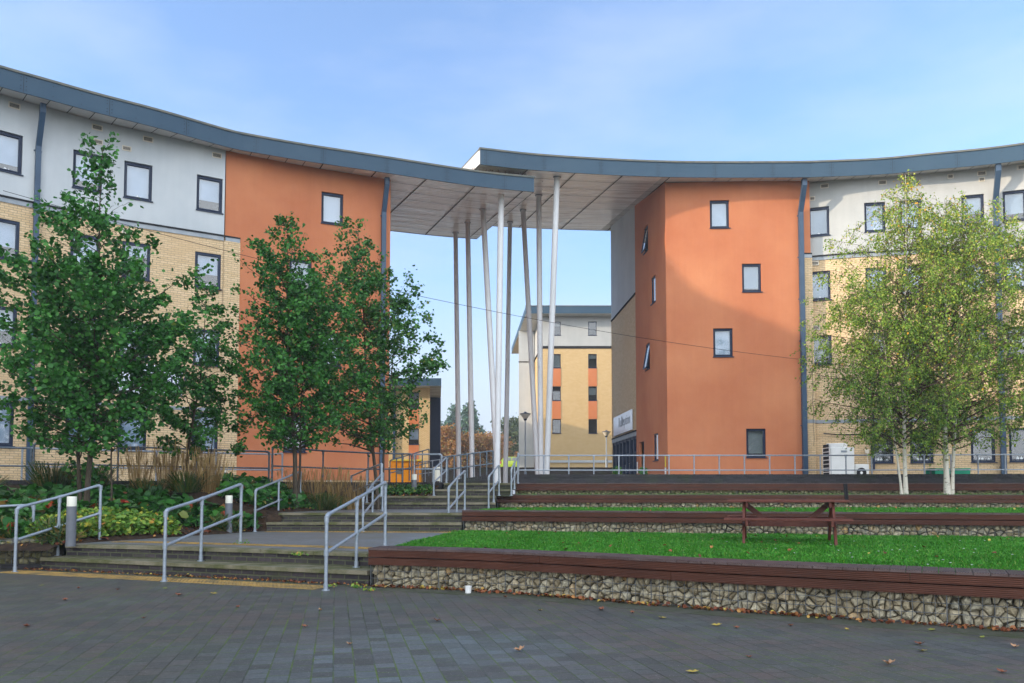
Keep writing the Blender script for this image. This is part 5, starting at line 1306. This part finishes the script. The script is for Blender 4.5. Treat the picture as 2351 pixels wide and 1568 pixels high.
for x, w_, lab in ((1417, .5, 'small bushy pot plant by the glazed entrance'), (1476, .4, 'dark planter with a round shrub by the orange flank')):
    X = atY(x, 1080, 31.4)[0]; root = thing('potted_shrub', (X, 31.4, 1.57), lab, 'potted plant', None)
    m = MB(); m.lathe([(0, 0), (w_ * .40, 0), (w_ * .5, .34), (w_ * .45, .34), (0, .3)], (X, 31.4, 1.57), 16); m.build('pot', ['bollard'], root)
    m = MB(); tn = []
    for i in range(220):
        d = Vector((random.gauss(0, 1), random.gauss(0, 1), random.gauss(0, 1))).normalized() * w_ * random.uniform(.25, .5); c = Vector((X, 31.4, 2.1)) + d
        a = Vector((random.uniform(-1, 1), random.uniform(-1, 1), random.uniform(-1, 1))).normalized() * .05; b = d.cross(a).normalized() * .035
        m.add([c - a, c + b, c + a, c - b], [(0, 1, 2, 3)]); tn.append(random.random())
    m.build('foliage', ['bergenia'], root, tint=tn)
# ------------------------------------------------------------------ foliage
def leaf_object(name, mt, parent, C, size, rng, shape='oval', droop=0., spread=None, tint=None, kind=None, label=None, up=0.0, fold=.25):
    "many real leaves as small folded polygons; C = N x 3 array of leaf centres in world metres"
    N = len(C); C = np.asarray(C, float)
    d = rng.normal(size=(N, 3)); d[:, 2] = d[:, 2] * .5 - droop; d /= np.linalg.norm(d, axis=1)[:, None]
    nr = rng.normal(size=(N, 3)); nr[:, 2] += up; w = np.cross(d, nr); w /= np.linalg.norm(w, axis=1)[:, None] + 1e-9
    nn = np.cross(w, d)
    sz = size * rng.uniform(.65, 1.25, N)[:, None]
    prof = {'oval': [(0, 0), (.28, .36), (.68, .42), (1, .10)], 'birch': [(0, 0), (.25, .38), (.6, .24), (1, .0)], 'strap': [(0, .03), (.4, .05), (.75, .04), (1, .0)]}[shape]
    V = []
    cols_ = [C + d * sz * (a - .5) for a, _ in prof]
    mid = [cols_[0], cols_[1] - nn * sz * 0, cols_[2], cols_[3]]
    L = [mid[i] + w * sz * prof[i][1] + nn * sz * fold * prof[i][1] for i in (1, 2)]
    Rr = [mid[i] - w * sz * prof[i][1] + nn * sz * fold * prof[i][1] for i in (1, 2)]
    P = np.stack([mid[0], L[0], L[1], mid[3], Rr[1], Rr[0]], 1).reshape(-1, 3)
    base = Vector((0, 0, 0)); q = parent
    while q is not None: base += q.location; q = q.parent
    P = P - np.array(base)
    me = bpy.data.meshes.new(name); me.vertices.add(N * 6); me.vertices.foreach_set('co', P.astype(np.float32).ravel())
    idx = (np.arange(N) * 6)[:, None]; F = np.concatenate([idx + np.array([[0, 1, 2, 3]]), idx + np.array([[0, 3, 4, 5]])], 1).reshape(-1)
    me.loops.add(N * 8); me.loops.foreach_set('vertex_index', F.astype(np.int32)); me.polygons.add(N * 2)
    me.polygons.foreach_set('loop_start', (np.arange(N * 2) * 4).astype(np.int32)); me.polygons.foreach_set('loop_total', np.full(N * 2, 4, np.int32))
    me.update(calc_edges=True)
    t = np.repeat(rng.random(N) if tint is None else tint, 2); a_ = me.attributes.new('tint', 'FLOAT', 'FACE'); a_.data.foreach_set('value', t.astype(np.float32))
    me.materials.append(M[mt]); o = bpy.data.objects.new(name, me); link(o, parent)
    if kind: o['kind'] = kind
    if label: o['label'] = label
    return o

def env(prof, z):
    return float(np.interp(z, [p[0] for p in prof], [p[1] for p in prof]))
def tree(name, label, base, stems, prof, nbr, mt, leaf, nleaf, seed, bark='bark', droop=0., shape='oval', group=None, twl=.40, cat='tree', rise=.38, jitter=.05, lean=(0, 0), off=None, extra=None, tr=.06, dens=None, cluster=.75):
    "stems: (dx, dy, dx_top, dy_top, ztop, radius); prof: (height, crown radius); branches fill the profile and carry the leaves"
    rng = np.random.default_rng(seed); rnd = random.Random(seed); bx, by, bz = base
    root = thing(name, base, label, cat, group); tk = MB(); br = MB(); pts = []; wts = []
    zmax = max(p[0] for p in prof); zmin = min(p[0] for p in prof); S = []
    for (x0, y0, x1, y1, zt, r) in stems:
        n = 12; P = []
        for i in range(n + 1):
            t = i / n; wob = .05 * math.sin(t * 7 + x0 * 9 + seed) * (1 - t * .3)
            P.append(Vector((bx + x0 + (x1 - x0) * t ** 1.15 + wob, by + y0 + (y1 - y0) * t + wob * .6, bz - .1 + (zt - bz + .1) * t)))
        rs = [max(.006, r * (1 - .93 * (i / n) ** .85) * (1.25 if i == 0 else 1)) for i in range(n + 1)]
        tk.path(P, rs, 9); S.append((P, rs, zt))
    tot = sum(s[2] - zmin for s in S)
    for (P, rs, zt) in S:
        k = int(nbr * (zt - zmin) / tot); az = rnd.random() * 6.28
        for b in range(k):
            f = (b + rnd.random()) / k; z0 = zmin - .25 + (min(zt, zmax) - zmin + .25) * f
            az += 2.4 + rnd.uniform(-.4, .4)
            t = (z0 - P[0].z) / (P[-1].z - P[0].z); i = min(len(P) - 2, max(0, int(t * (len(P) - 1)))); u = t * (len(P) - 1) - i; o = P[i].lerp(P[i + 1], min(max(u, 0), 1))
            up_ = rise * (1.0 + f * .9); d = Vector((math.cos(az), math.sin(az), up_)).normalized()
            rad = env(prof, min(z0 + .25, zmax)) * rnd.uniform(.5, 1.08) * (1 + .55 * noise.noise(Vector((math.cos(az) * 1.1, math.sin(az) * 1.1 + seed, z0 * .8))))
            ofx = (off(z0) if off else 0)
            ln_ = max(.18, rad) / math.hypot(d.x, d.y)
            q = [o]; m = 5; ln_ = min(ln_, 3.2)
            tgt = o + d * ln_ + Vector((ofx, 0, 0))
            for j in range(1, m + 1):
                s = j / m; sag = -droop * ln_ * .35 * s * s
                q.append(o.lerp(tgt, s) + Vector((rnd.uniform(-jitter, jitter), rnd.uniform(-jitter, jitter), rnd.uniform(-jitter, jitter) + sag)) * min(1, ln_))
            r0 = max(.007, min(rs[i] * .5, .012 + ln_ * .011)); br.path(q, [r0 * (1 - .8 * j / m) for j in range(m + 1)], 5)
            nt = max(2, int(ln_ * 7))
            for w in range(nt):
                s = rnd.uniform(.18, 1.0) if w else 1.0
                j = min(m - 1, int(s * m)); a = q[j].lerp(q[j + 1], s * m - j)
                dd = (q[j + 1] - q[j]).normalized() * .7 + Vector((rnd.gauss(0, .55), rnd.gauss(0, .55), rnd.gauss(.05, .4) - droop * 1.2)); dd.normalize()
                l2 = twl * rnd.uniform(.4, 1.1) * (.65 + .35 * (1 - s)); e = a + dd * l2 + Vector((0, 0, -droop * l2 * .6))
                if rnd.random() < .5 or droop: br.path([a, a.lerp(e, .5) + Vector((0, 0, .03)), e], [.005, .004, .002], 3)
                pts.append((a, e)); wts.append(l2 * (.15 + 1.6 * rnd.random() ** 2))
    for a in (extra or []):
        a0, e0, nn_ = a; q = [Vector(a0).lerp(Vector(e0), j / 6) + Vector((0, 0, .12 * math.sin(j / 6 * 3.1))) for j in range(7)]; br.path(q, [.014 - .0018 * j for j in range(7)], 5)
        for w in range(nn_):
            s = rnd.uniform(.2, 1); j = min(5, int(s * 6)); p = q[j].lerp(q[j + 1], s * 6 - j); e = p + Vector((rnd.gauss(.1, .14), rnd.gauss(0, .2), rnd.gauss(0, .16))); pts.append((p, e)); wts.append(.3)
    wts = np.array(wts); pr = wts / wts.sum(); ch = rng.choice(len(pts), nleaf, p=pr)
    A = np.array([p[0][:] for p in pts]); E = np.array([p[1][:] for p in pts])
    s = rng.random(nleaf)[:, None] ** cluster; C = A[ch] + (E[ch] - A[ch]) * s + rng.normal(size=(nleaf, 3)) * leaf * .8
    tk.build('trunk', [bark], root, smooth=True); br.build('branches', ['twig' if bark != 'bark' else 'bark'], root)
    tw = rng.random(len(pts)) * .5
    leaf_object('crown', mt, root, C, leaf, rng, shape, droop=droop * 1.2, tint=np.clip(rng.random(nleaf) * .62 + tw[ch] * .76, 0, 1) if dens is None else dens(C, rng))
    return root

G_A = 'young alders in the planting bed'
X, Y = atY(205, 1165, 16.0)[0], 16.0
tree('alder_tree', 'tallest dark green alder with three stems at the far left, behind the leftmost handrail', (X, Y, bed_z(X, Y)),
     [(0, 0, .12, 0, 8.35, .062), (-.22, .1, -.32, .1, 5.6, .048), (.32, .1, .55, .15, 4.2, .026)],
     [(2.2, .8), (2.5, 1.75), (3.2, 2.05), (4.2, 2.05), (5.2, 1.75), (6.0, 1.20), (6.8, .62), (7.6, .34), (8.3, .08)], 160, 'alder_leaf', .088, 24000, 11, group=G_A, off=lambda z: -.12)
X, Y = atY(455, 1110, 18.6)[0], 18.6
tree('alder_tree', 'slim sparse alder between the tallest one and the alder by the orange wall', (X, Y, bed_z(X, Y)),
     [(-.25, 0, .15, 0, 6.1, .042), (-.30, .1, -.05, .1, 5.0, .03), (.0, .1, .55, .1, 3.4, .024)],
     [(2.3, .5), (2.8, 1.1), (3.6, 1.15), (4.4, .85), (5.2, .6), (6.1, .12)], 74, 'alder_leaf', .078, 7200, 12, group=G_A)
X, Y = atY(675, 1130, 19.5)[0], 19.5
tree('alder_tree', 'full green alder with a single trunk in front of the left orange wall', (X, Y, bed_z(X, Y)),
     [(0, 0, -.30, 0, 8.05, .068), (.02, .05, .35, .1, 6.2, .04)],
     [(2.5, .9), (2.9, 1.65), (3.5, 1.85), (4.6, 1.75), (5.6, 1.5), (6.6, 1.1), (7.4, .5), (8.0, .10)], 180, 'alder_leaf', .080, 23000, 13, group=G_A)
X, Y = atY(866, 1100, 21.6)[0], 21.6
tree('alder_tree', 'alder with two crossing stems and a sparse reddening crown beside the upper steps', (X, Y, bed_z(X, Y)),
     [(0, 0, -.62, 0, 8.6, .060), (.12, .08, .45, .1, 6.7, .045)],
     [(2.6, 1.0), (3.0, 1.8), (3.8, 1.7), (4.8, 1.35), (5.8, 1.25), (6.8, 1.2), (7.6, .65), (8.6, .12)], 150, 'alder_leaf2', .082, 16500, 14, group=G_A, off=lambda z: -.42 if z < 5 else -.2,
     extra=[((X + .3, Y, 4.3), (X + 1.7, Y - .2, 4.75), 22), ((X + .1, Y, 5.6), (X + .75, Y, 6.6), 14)])
X, Y = -12.6, 14.9
tree('alder_tree', 'alder mostly outside the left edge of the view', (X, Y, bed_z(X, Y)),
     [(0, 0, -.2, 0, 6.5, .05)], [(2.2, .9), (2.6, 1.6), (3.4, 1.7), (4.4, 1.2), (6.4, .2)], 50, 'alder_leaf', .085, 4200, 15, group=G_A)
G_B = 'silver birches between the rear seats'
def birch_tint(C, rng): return np.clip(rng.random(len(C)) ** 1.2 * .8 + np.clip((C[:, 2] - 5) / 22, 0, .3) + (rng.random(len(C)) > .975) * .5, 0, 1)
X, Y = atY(2078, 1130, 23.6)[0], 23.7
tree('birch_tree', 'left silver birch with two white stems spreading from one foot, behind the third seat', (X, Y, 1.2),
     [(.05, 0, .30, 0, 10.9, .066), (-.08, 0, -.52, .05, 6.4, .040)],
     [(2.8, 1.7), (3.4, 2.75), (4.5, 3.1), (5.8, 2.9), (7.0, 2.6), (8.2, 2.0), (9.4, 1.05), (10.3, .55), (11.1, .12)], 210, 'birch_leaf', .066, 42000, 21, bark='birch_bark', droop=.75, shape='birch', group=G_B, twl=.62, rise=.6, jitter=.1, dens=birch_tint)
X, Y = atY(2178, 1130, 23.6)[0], 23.6
tree('birch_tree', 'right silver birch with a thick twin trunk, behind the third seat', (X, Y, 1.2),
     [(-.06, 0, .1, 0, 10.0, .088), (.16, .06, .75, .1, 9.6, .058)],
     [(2.8, 1.5), (3.4, 2.4), (4.6, 2.6), (6.0, 2.5), (7.4, 2.2), (8.6, 1.6), (9.6, .8), (10.3, .15)], 190, 'birch_leaf', .066, 38000, 22, bark='birch_bark', droop=.75, shape='birch', group=G_B, twl=.62, rise=.6, jitter=.1, dens=birch_tint, off=lambda z: .25)
tree('birch_tree', 'silver birch whose trunk stands outside the right edge, foliage hanging in', (16.5, 23.4, 1.2),
     [(0, 0, -.1, 0, 9.4, .09)], [(3.0, 1.8), (3.8, 2.8), (5.0, 3.0), (6.4, 2.7), (7.8, 2.0), (10, .2)], 110, 'birch_leaf', .068, 30000, 23, bark='birch_bark', droop=.7, shape='birch', group=G_B, twl=.6, rise=.6, jitter=.1, dens=birch_tint)
# woodland seen through the gateway
def far(x, ytop, Y, w, label, mt, n, seed, lf, conic=False, nm='woodland_tree', grp='far woodland trees', ):
    X, Z = atY(x, ytop, Y); zb = 2.7 + (min(Y, 92) - 52) / 40 * 1.2 + max(0, Y - 92) * .01; H = Z - zb
    pr = [(zb + H * .08, w * .6), (zb + H * .3, w), (zb + H * .55, w * .72), (zb + H * .8, w * .42), (Z, .1)] if conic else [(zb + H * .03, w * .8), (zb + H * .35, w), (zb + H * .65, w * .9), (zb + H * .85, w * .6), (Z, w * .12)]
    tree(nm, label, (X, Y, zb), [(0, 0, 0, 0, Z - .2, .16)], pr, 70, mt, lf, n, seed, group=grp, twl=1.2 if not conic else .8, rise=.25)
far(1042, 934, 150, 2.4, 'left conifer of the far pair rising above the autumn trees', 'conifer', 5200, 31, .42, True, 'conifer_tree', 'far conifers')
far(1078, 922, 145, 3.4, 'right and taller conifer of the far pair', 'conifer', 8500, 32, .42, True, 'conifer_tree', 'far conifers')
far(1102, 985, 146, 2.2, 'lower conifer at the right foot of the far pair', 'conifer', 4200, 33, .40, True, 'conifer_tree', 'far conifers')
far(1032, 985, 98, 3.0, 'russet weeping tree left of the rear columns', 'autumn', 7000, 34, .26)
far(1066, 1005, 100, 2.8, 'olive and russet tree between the two rear columns', 'autumn', 6000, 35, .26)
far(1105, 1002, 102, 3.0, 'brown autumn tree right of the two rear columns', 'autumn', 6500, 36, .26)
far(1014, 972, 135, 3.0, 'dark green tree beside the blue fin wall', 'conifer', 3500, 37, .36)
far(1135, 1020, 130, 4.0, 'low green tree behind the middle columns', 'wood_green', 4500, 38, .34)
far(1176, 962, 118, 3.6, 'mixed green and yellow tree left of the far brick block', 'wood_green', 8000, 39, .30)
far(1200, 985, 125, 4.0, 'green tree behind the fin wall of the far block', 'wood_green', 4000, 40, .34)
far(1150, 1000, 112, 1.8, 'small orange tree between the middle columns', 'autumn', 2500, 41, .26)
far(960, 1000, 120, 5.0, 'woodland tree hidden behind the low brick block', 'wood_green', 1500, 42, .36)

# ground cover, grasses and shrubs of the planting bed
rng = np.random.default_rng(5)
def scatter(n, test, z, hz):
    out = []
    while len(out) < n:
        x = rng.uniform(-14, -2.2); y = rng.uniform(13.3, 24)
        if test(x, y): out.append((x, y, bed_z(x, y) + rng.uniform(*hz)))
    return np.array(out)
def blob(cx, cy, rx, ry): return lambda x, y: in_bed(x, y, .08) and ((x - cx) / rx) ** 2 + ((y - cy) / ry) ** 2 < 1 + .35 * noise.noise(Vector((x * 1.6, y * 1.6, 3)))
def cover(name, mt, label, cat, n, size, tests, hz, shape='oval', up=1.6, droop=0.):
    C = np.concatenate([scatter(n // len(tests), t, None, hz) for t in tests])
    o = leaf_object(name, mt, None, C, size, rng, shape, up=up, droop=droop, kind='stuff'); return tag(o, label, cat, kind='stuff')
c1 = at(330, 1205, .75); c1 = (atY(330, 1200, 15.2)[0], 15.2)
cover('ground_cover', 'geranium', 'yellow green geranium ground cover right of the big bollard', 'ground cover', 5200, .095, [blob(-7.15, 14.9, 1.05, 1.35), blob(-8.0, 14.5, .6, .9)], (.03, .26))
cover('broad_leaf_ground_cover', 'bergenia', 'dark green broad leaved plants carpeting the bed behind the leftmost handrail', 'ground cover', 4200, .20,
      [blob(-10.3, 14.9, 1.5, 1.2), blob(-7.4, 17.2, 1.3, .9), blob(-8.6, 16.2, 1.2, .8), blob(-6.0, 18.6, .8, 1.4), blob(-6.2, 20.0, 1.0, 1.2), blob(-9.8, 13.9, 1.4, .35), blob(-9.7, 16.6, 1.6, 1.0)], (.03, .30))
cover('low_ground_cover', 'alder_leaf2', 'low green creeping plants around the bollards by the middle steps', 'ground cover', 3600, .07, [blob(-5.0, 20.6, .7, 1.5), blob(-3.1, 23.1, .9, .55), blob(-4.8, 22.2, .6, 1.0)], (.01, .14))
cover('strap_leaf_clumps', 'strap', 'dark strap leaved clumps along the front edge of the bed', 'ground cover', 2600, .34, [blob(-8.9, 14.0, .5, .35), blob(-7.9, 13.9, .35, .35), blob(-10.6, 13.8, .7, .3), blob(-6.0, 17.1, .35, .5)], (.02, .24), 'strap', .2, -.8)
for i, (x, y) in enumerate([(-10.0, 15.6), (-9.95, 14.6), (-8.9, 15.4), (-7.9, 16.2), (-7.6, 16.35), (-7.0, 17.2)]):
    C = np.array([(x + rng.normal() * .07, y + rng.normal() * .06, bed_z(x, y) + .28 + rng.uniform(-.03, .05)) for _ in range(6)])
    o = leaf_object('red_leaves', 'red_leaf', None, C, .10, rng, up=.6)
    tag(o, ['red leaves high at the back of the bed left of the tallest alder', 'red leaves just left of the big bollard', 'small red leaves left of the alder trunk', 'pink red leaves right of the alder trunk', 'crimson leaves touching the leftmost handrail top', 'red leaves at the foot of the dry grasses'][i], 'leaves', 'red turned leaves in the planting bed')
def grass_clump(x, y, h, n, label, mt='straw', w=.42, plume=True, group='tall dry grass clumps', name='grass_clump', curve=.5, wd=.006):
    z = bed_z(x, y); root = thing(name, (x, y, z), label, 'ornamental grass', group); m = MB(); tn = []; rnd = random.Random(int(x * 100))
    for i in range(n):
        a = rnd.random() * 6.28; r = w * rnd.random() ** .5 * .5; hh = h * rnd.uniform(.45, 1.05); ln_ = rnd.uniform(.0, 1) * w * curve
        p = Vector((x + math.cos(a) * r, y + math.sin(a) * r, z - .02)); d = Vector((math.cos(a), math.sin(a), 0)); s = Vector((-math.sin(a + .8), math.cos(a + .8), 0)) * wd * rnd.uniform(.6, 1.3)
        q = [p, p + d * ln_ * .25 + Vector((0, 0, hh * .45)), p + d * ln_ * .6 + Vector((0, 0, hh * .8)), p + d * ln_ * 1.1 + Vector((0, 0, hh * (1.0 if curve < .7 else .72)))]
        k = 1
        for j in range(3):
            wj, wk = (1, .9, .6, .1)[j], (1, .9, .6, .1)[j + 1]
            m.add([q[j] - s * wj, q[j] + s * wj, q[j + 1] + s * wk, q[j + 1] - s * wk], [(0, 1, 2, 3)]); tn.append(rnd.random())
        if plume and rnd.random() < .35:
            e = q[3]; u = Vector((0, 0, h * .10)) + d * .02
            for ss in (s * 2.2, s.cross(Vector((0, 0, 1))) * 2.2): m.add([e - u * 1.2, e + ss, e + u, e - ss], [(0, 1, 2, 3)]); tn.append(.6 + .4 * rnd.random())
    m.build('blades', [mt], root, tint=tn); return root
gi = [(-8.55, 18.3, 1.35, 260, 'first dry grass clump right of the tallest alder'), (-8.0, 18.55, 1.5, 300, 'second dry grass clump, tallest plumes in front of the brick wall'), (-7.5, 18.7, 1.25, 220, 'third dry grass clump left of the slim alder'),
      (-7.05, 18.5, 1.3, 420, 'dense golden grass clump at the foot of the slim alder'), (-5.15, 20.9, 1.25, 240, 'dry grasses behind the handrail left of the middle steps, left clump'), (-4.7, 21.4, 1.4, 260, 'dry grasses by the orange wall, middle clump'), (-4.35, 21.9, 1.35, 240, 'dry grasses by the upper steps handrail, right clump'), (-5.7, 21.0, 1.0, 200, 'short dry grasses just right of the full alder trunk')]
for g in gi: grass_clump(g[0], g[1], g[2], int(g[3] * .42), g[4], curve=.9)
for x, y, h, n, l in [(-10.3, 17.9, .95, 420, 'large dark green arching grass behind the tallest alder'), (-9.55, 18.1, .8, 300, 'smaller green arching grass right of the alder stems'), (-8.2, 18.0, .6, 260, 'green grass tuft under the dry plumes, left'), (-7.4, 18.2, .6, 240, 'green grass tuft under the dry plumes, right'), (-12.2, 18.3, .5, 260, 'low tangled grass below the far left railing'), (-4.9, 20.6, .55, 220, 'green brown tuft left of the upper bed bollard')]:
    grass_clump(x, y, h, n, l, 'strap', .55, False, 'green arching grass clumps', curve=1.3, wd=.011)
for (x, y, h, n, l) in [(-9.05, 16.9, .95, 420, 'leafy green shrub right of the tallest alder trunk'), (-11.9, 17.6, .4, 180, 'small twiggy shrub at the far left of the bed')]:
    z = bed_z(x, y); root = thing('shrub', (x, y, z), l, 'shrub', 'small shrubs in the bed'); m = MB(); C = []
    for i in range(16):
        a = rng.uniform(0, 6.28); e = Vector((x + math.cos(a) * .45 * rng.random(), y + math.sin(a) * .4 * rng.random(), z + h * rng.uniform(.5, 1.05)))
        m.path([(x, y, z - .02), Vector((x, y, z)).lerp(e, .5) + Vector((math.cos(a) * .08, 0, 0)), e], [.010, .007, .003], 4)
        for _ in range(n // 16): s = rng.uniform(.3, 1.05); C.append(tuple(Vector((x, y, z)).lerp(e, s) + Vector(rng.normal(size=3) * .07)))
    m.build('stems', ['twig'], root); leaf_object('foliage', 'alder_leaf', root, np.array(C), .095, rng)

# ------------------------------------------------------------------ lawns, litter, fallen leaves
def inside(poly, x, y):
    r = False; n = len(poly); j = n - 1
    for i in range(n):
        if (poly[i][1] > y) != (poly[j][1] > y) and x < (poly[j][0] - poly[i][0]) * (y - poly[i][1]) / (poly[j][1] - poly[i][1]) + poly[i][0]: r = not r
        j = i
    return r
def blades(name, poly, z, n, h, label, xmax=20):
    xs = [p[0] for p in poly]; ys = [p[1] for p in poly]; P = []
    X = rng.uniform(min(xs), min(max(xs), xmax), n * 3); Yv = rng.uniform(min(ys), max(ys), n * 3)
    # more blades nearer the camera
    keep = [(x, y) for x, y in zip(X, Yv) if abs(x) / y < 1.05 and inside(poly, x, y)][:n]
    C = np.array(keep); N = len(C); hh = h * rng.uniform(.5, 1.25, N) * (1 + .35 * np.array([noise.noise(Vector((x * .9, y * .9, 0))) for x, y in keep]))
    a = rng.uniform(0, 6.28, N); lx, ly = np.cos(a), np.sin(a); w = .0045 + .004 * rng.random(N); ln_ = hh * rng.uniform(.2, .9, N)
    b = np.column_stack([C, np.full(N, z - .004)]); sx = np.column_stack([-ly * w, lx * w, np.zeros(N)])
    t = b + np.column_stack([lx * ln_, ly * ln_, hh]); mid = b + np.column_stack([lx * ln_ * .3, ly * ln_ * .3, hh * .62])
    V = np.stack([b - sx, b + sx, mid + sx * .8, t, mid - sx * .8], 1).reshape(-1, 3)
    me = bpy.data.meshes.new(name); me.vertices.add(N * 5); me.vertices.foreach_set('co', V.astype(np.float32).ravel())
    me.loops.add(N * 5); me.loops.foreach_set('vertex_index', np.arange(N * 5, dtype=np.int32)); me.polygons.add(N)
    me.polygons.foreach_set('loop_start', (np.arange(N) * 5).astype(np.int32)); me.polygons.foreach_set('loop_total', np.full(N, 5, np.int32)); me.update(calc_edges=True)
    a_ = me.attributes.new('tint', 'FLOAT', 'FACE'); a_.data.foreach_set('value', rng.random(N).astype(np.float32)); me.materials.append(M['grass'])
    o = bpy.data.objects.new(name, me); link(o); tag(o, label, 'grass', kind='stuff')
blades('grass', lawn1, .425, 190000, .045, 'short green grass of the lower lawn around the picnic table')
blades('grass', lawn2, .835, 60000, .05, 'strip of green grass between the second and third seats')
blades('grass', lawn3, 1.2, 9000, .06, 'strip of grass between the two rear seats under the birches')
fp = [(-.5, .0), (-.3, .16), (-.12, .30), (.06, .20), (.24, .30), (.36, .10), (.5, .02), (.34, -.12), (.18, -.28), (.02, -.18), (-.18, -.28), (-.34, -.10)]
def leaf_mesh(nm, mt, curl):
    m = MB(); vs = [(x * .09, y * .10, .006 + curl * ((x * x * 1.5 + y * y * 2.5))) for x, y in fp] + [(0, 0, .004)]; k = len(fp)
    m.add(vs, [(i, (i + 1) % k, k) for i in range(k)]); me = bpy.data.meshes.new(nm); me.from_pydata(m.v, [], m.f); me.materials.append(M[mt]); return me
M['leaf_brown'] = mat('brown_leaf', (.16, .05, .025), .7, (.24, .10, .05), 30, 3); M['leaf_yellow'] = mat('yellow_leaf', (.42, .32, .05), .6, (.30, .20, .05), 30, 3); M['leaf_green'] = mat('green_leaf', (.16, .20, .04), .6, (.25, .22, .05), 30, 3)
M['leaf_tan'] = mat('tan_leaf', (.42, .24, .13), .7, (.30, .15, .08), 30, 3)
LM = {c: leaf_mesh('fallen_leaf', 'leaf_' + c, k) for c, k in (('brown', .06), ('yellow', .03), ('green', .02), ('tan', .08))}
spots = [(1003, 1427, 'brown', 0), (1192, 1496, 'tan', 0), (802, 1481, 'tan', 0), (735, 1402, 'tan', 0), (490, 1364, 'yellow', 0), (410, 1368, 'brown', 0), (150, 1379, 'brown', 0), (505, 1332, 'yellow', 0), (1300, 1372, 'yellow', 0), (1452, 1408, 'brown', 0),
         (1645, 1437, 'yellow', 0), (1690, 1443, 'brown', 0), (1945, 1446, 'yellow', 0), (2140, 1448, 'green', 0), (1860, 1385, 'green', 0), (2255, 1464, 'green', 0), (2112, 1481, 'brown', 0), (2118, 1496, 'yellow', 0), (2330, 1487, 'tan', 0), (1520, 1420, 'yellow', 0),
         (1160, 1372, 'brown', 0), (1240, 1402, 'yellow', 0), (1380, 1401, 'brown', 0), (95, 1345, 'green', 0), (180, 1351, 'brown', 0), (270, 1355, 'brown', 0), (380, 1352, 'green', 0), (545, 1395, 'brown', 0), (1720, 1510, 'brown', 0), (1590, 1545, 'yellow', 0), (1815, 1438, 'brown', 0), (2040, 1527, 'tan', 0), (2300, 1545, 'brown', 0), (700, 1440, 'brown', 0), (330, 1420, 'brown', 0), (60, 1440, 'brown', 0)]
for i, (x, y, c, z) in enumerate(spots):
    X, Y = at(x, y, z); o = bpy.data.objects.new('fallen_leaf', LM[c]); o.location = (X, Y, z + .002); o.rotation_euler = (rng.uniform(-.15, .15), rng.uniform(-.15, .15), rng.uniform(0, 6.28)); s = rng.uniform(.7, 1.25); o.scale = (s, s, s); link(o)
    tag(o, {'brown': 'curled dark brown leaf lying on the paved square', 'yellow': 'yellow leaf lying on the paved square', 'green': 'green yellow leaf lying on the paved square', 'tan': 'pinkish tan leaf lying on the paved square'}[c], 'leaf', {'brown': 'brown', 'yellow': 'yellow', 'green': 'greenish', 'tan': 'tan'}[c] + ' fallen leaves on the square')
def litter(name, pts, size, label):
    o = leaf_object(name, 'litter', None, np.array(pts), size, rng, up=2.5, kind='stuff', fold=.5); tag(o, label, 'leaf litter', kind='stuff')
L_ = []
for _ in range(950): s = rng.uniform(0, G1.L); p = G1.pos(s, .02 + abs(rng.normal()) * .055); L_.append((p[0], p[1], .012 + abs(rng.normal()) * .012))
litter('leaf_litter', L_, .05, 'line of brown leaf litter along the foot of the front gabion seat')
L_ = []
for _ in range(420): s = rng.uniform(0, F1.L); p = F1.pos(s, .02 + abs(rng.normal()) * .05); L_.append((p[0], p[1], .010 + abs(rng.normal()) * .01))
litter('leaf_litter', L_, .04, 'small dead leaves gathered at the foot of the lowest steps')
L_ = [tuple(p) for p in scatter(2600, lambda x, y: in_bed(x, y, .02) and x > -9, None, (.0, .025))]
litter('leaf_litter', L_, .06, 'brown and yellow leaf litter over the soil of the planting bed')
L_ = []
for _ in range(60): x = rng.uniform(-.5, 9); y = rng.uniform(9.5, 17); L_.append((x, y, .47)) if inside(lawn1, x, y) else None
for _ in range(60): x = rng.uniform(0, 14); y = rng.uniform(18, 22.5); L_.append((x, y, .885)) if inside(lawn2, x, y) else None
litter('leaf_litter', L_, .06, 'scattered autumn leaves lying on the lawns')
m = MB()
for _ in range(34):
    x = rng.uniform(3.5, 9.5); y = rng.uniform(9, 14)
    if inside(lawn1, x, y): m.lathe([(0, .055), (.016, .052), (.0, .046)], (x, y, .425), 7)
tag(m.build('daisies', ['white']), 'tiny white daisies dotted over the right part of the lawn', 'flowers', kind='stuff')
# weeds in the joints
wt = [];
for (x, y, z) in [(1420 / 1.742, 1350, 0), (760, 1349, 0), (553, 1249, .42), (690, 1275, .42), (785, 1292, .21), (1040, 1221, .42), (845, 1357, 0)]:
    X, Y = at(x, y, z)
    for _ in range(26): wt.append((X + rng.normal() * .05, Y + rng.normal() * .035, z + abs(rng.normal()) * .025 + .01))
o = leaf_object('weeds', 'geranium', None, np.array(wt), .035, rng, up=.5, kind='stuff'); tag(o, 'small green weeds in the joints beside the steps', 'weeds', kind='stuff')

# ------------------------------------------------------------------ haze in the air
hm = MB(); hm.box(-380, 380, -120, 560, -1.2, 24); hz = hm.build('haze', ['ground']); tag(hz, kind='stuff')
m_ = bpy.data.materials.new('haze_air'); m_.use_nodes = True; nt_ = m_.node_tree; nt_.nodes.remove(nt_.nodes['Principled BSDF'])
pv = nt_.nodes.new('ShaderNodeVolumePrincipled'); pv.inputs['Color'].default_value = (.86, .92, 1, 1); pv.inputs['Density'].default_value = .0009
nt_.links.new(pv.outputs[0], nt_.nodes['Material Output'].inputs['Volume']); hz.data.materials[0] = m_
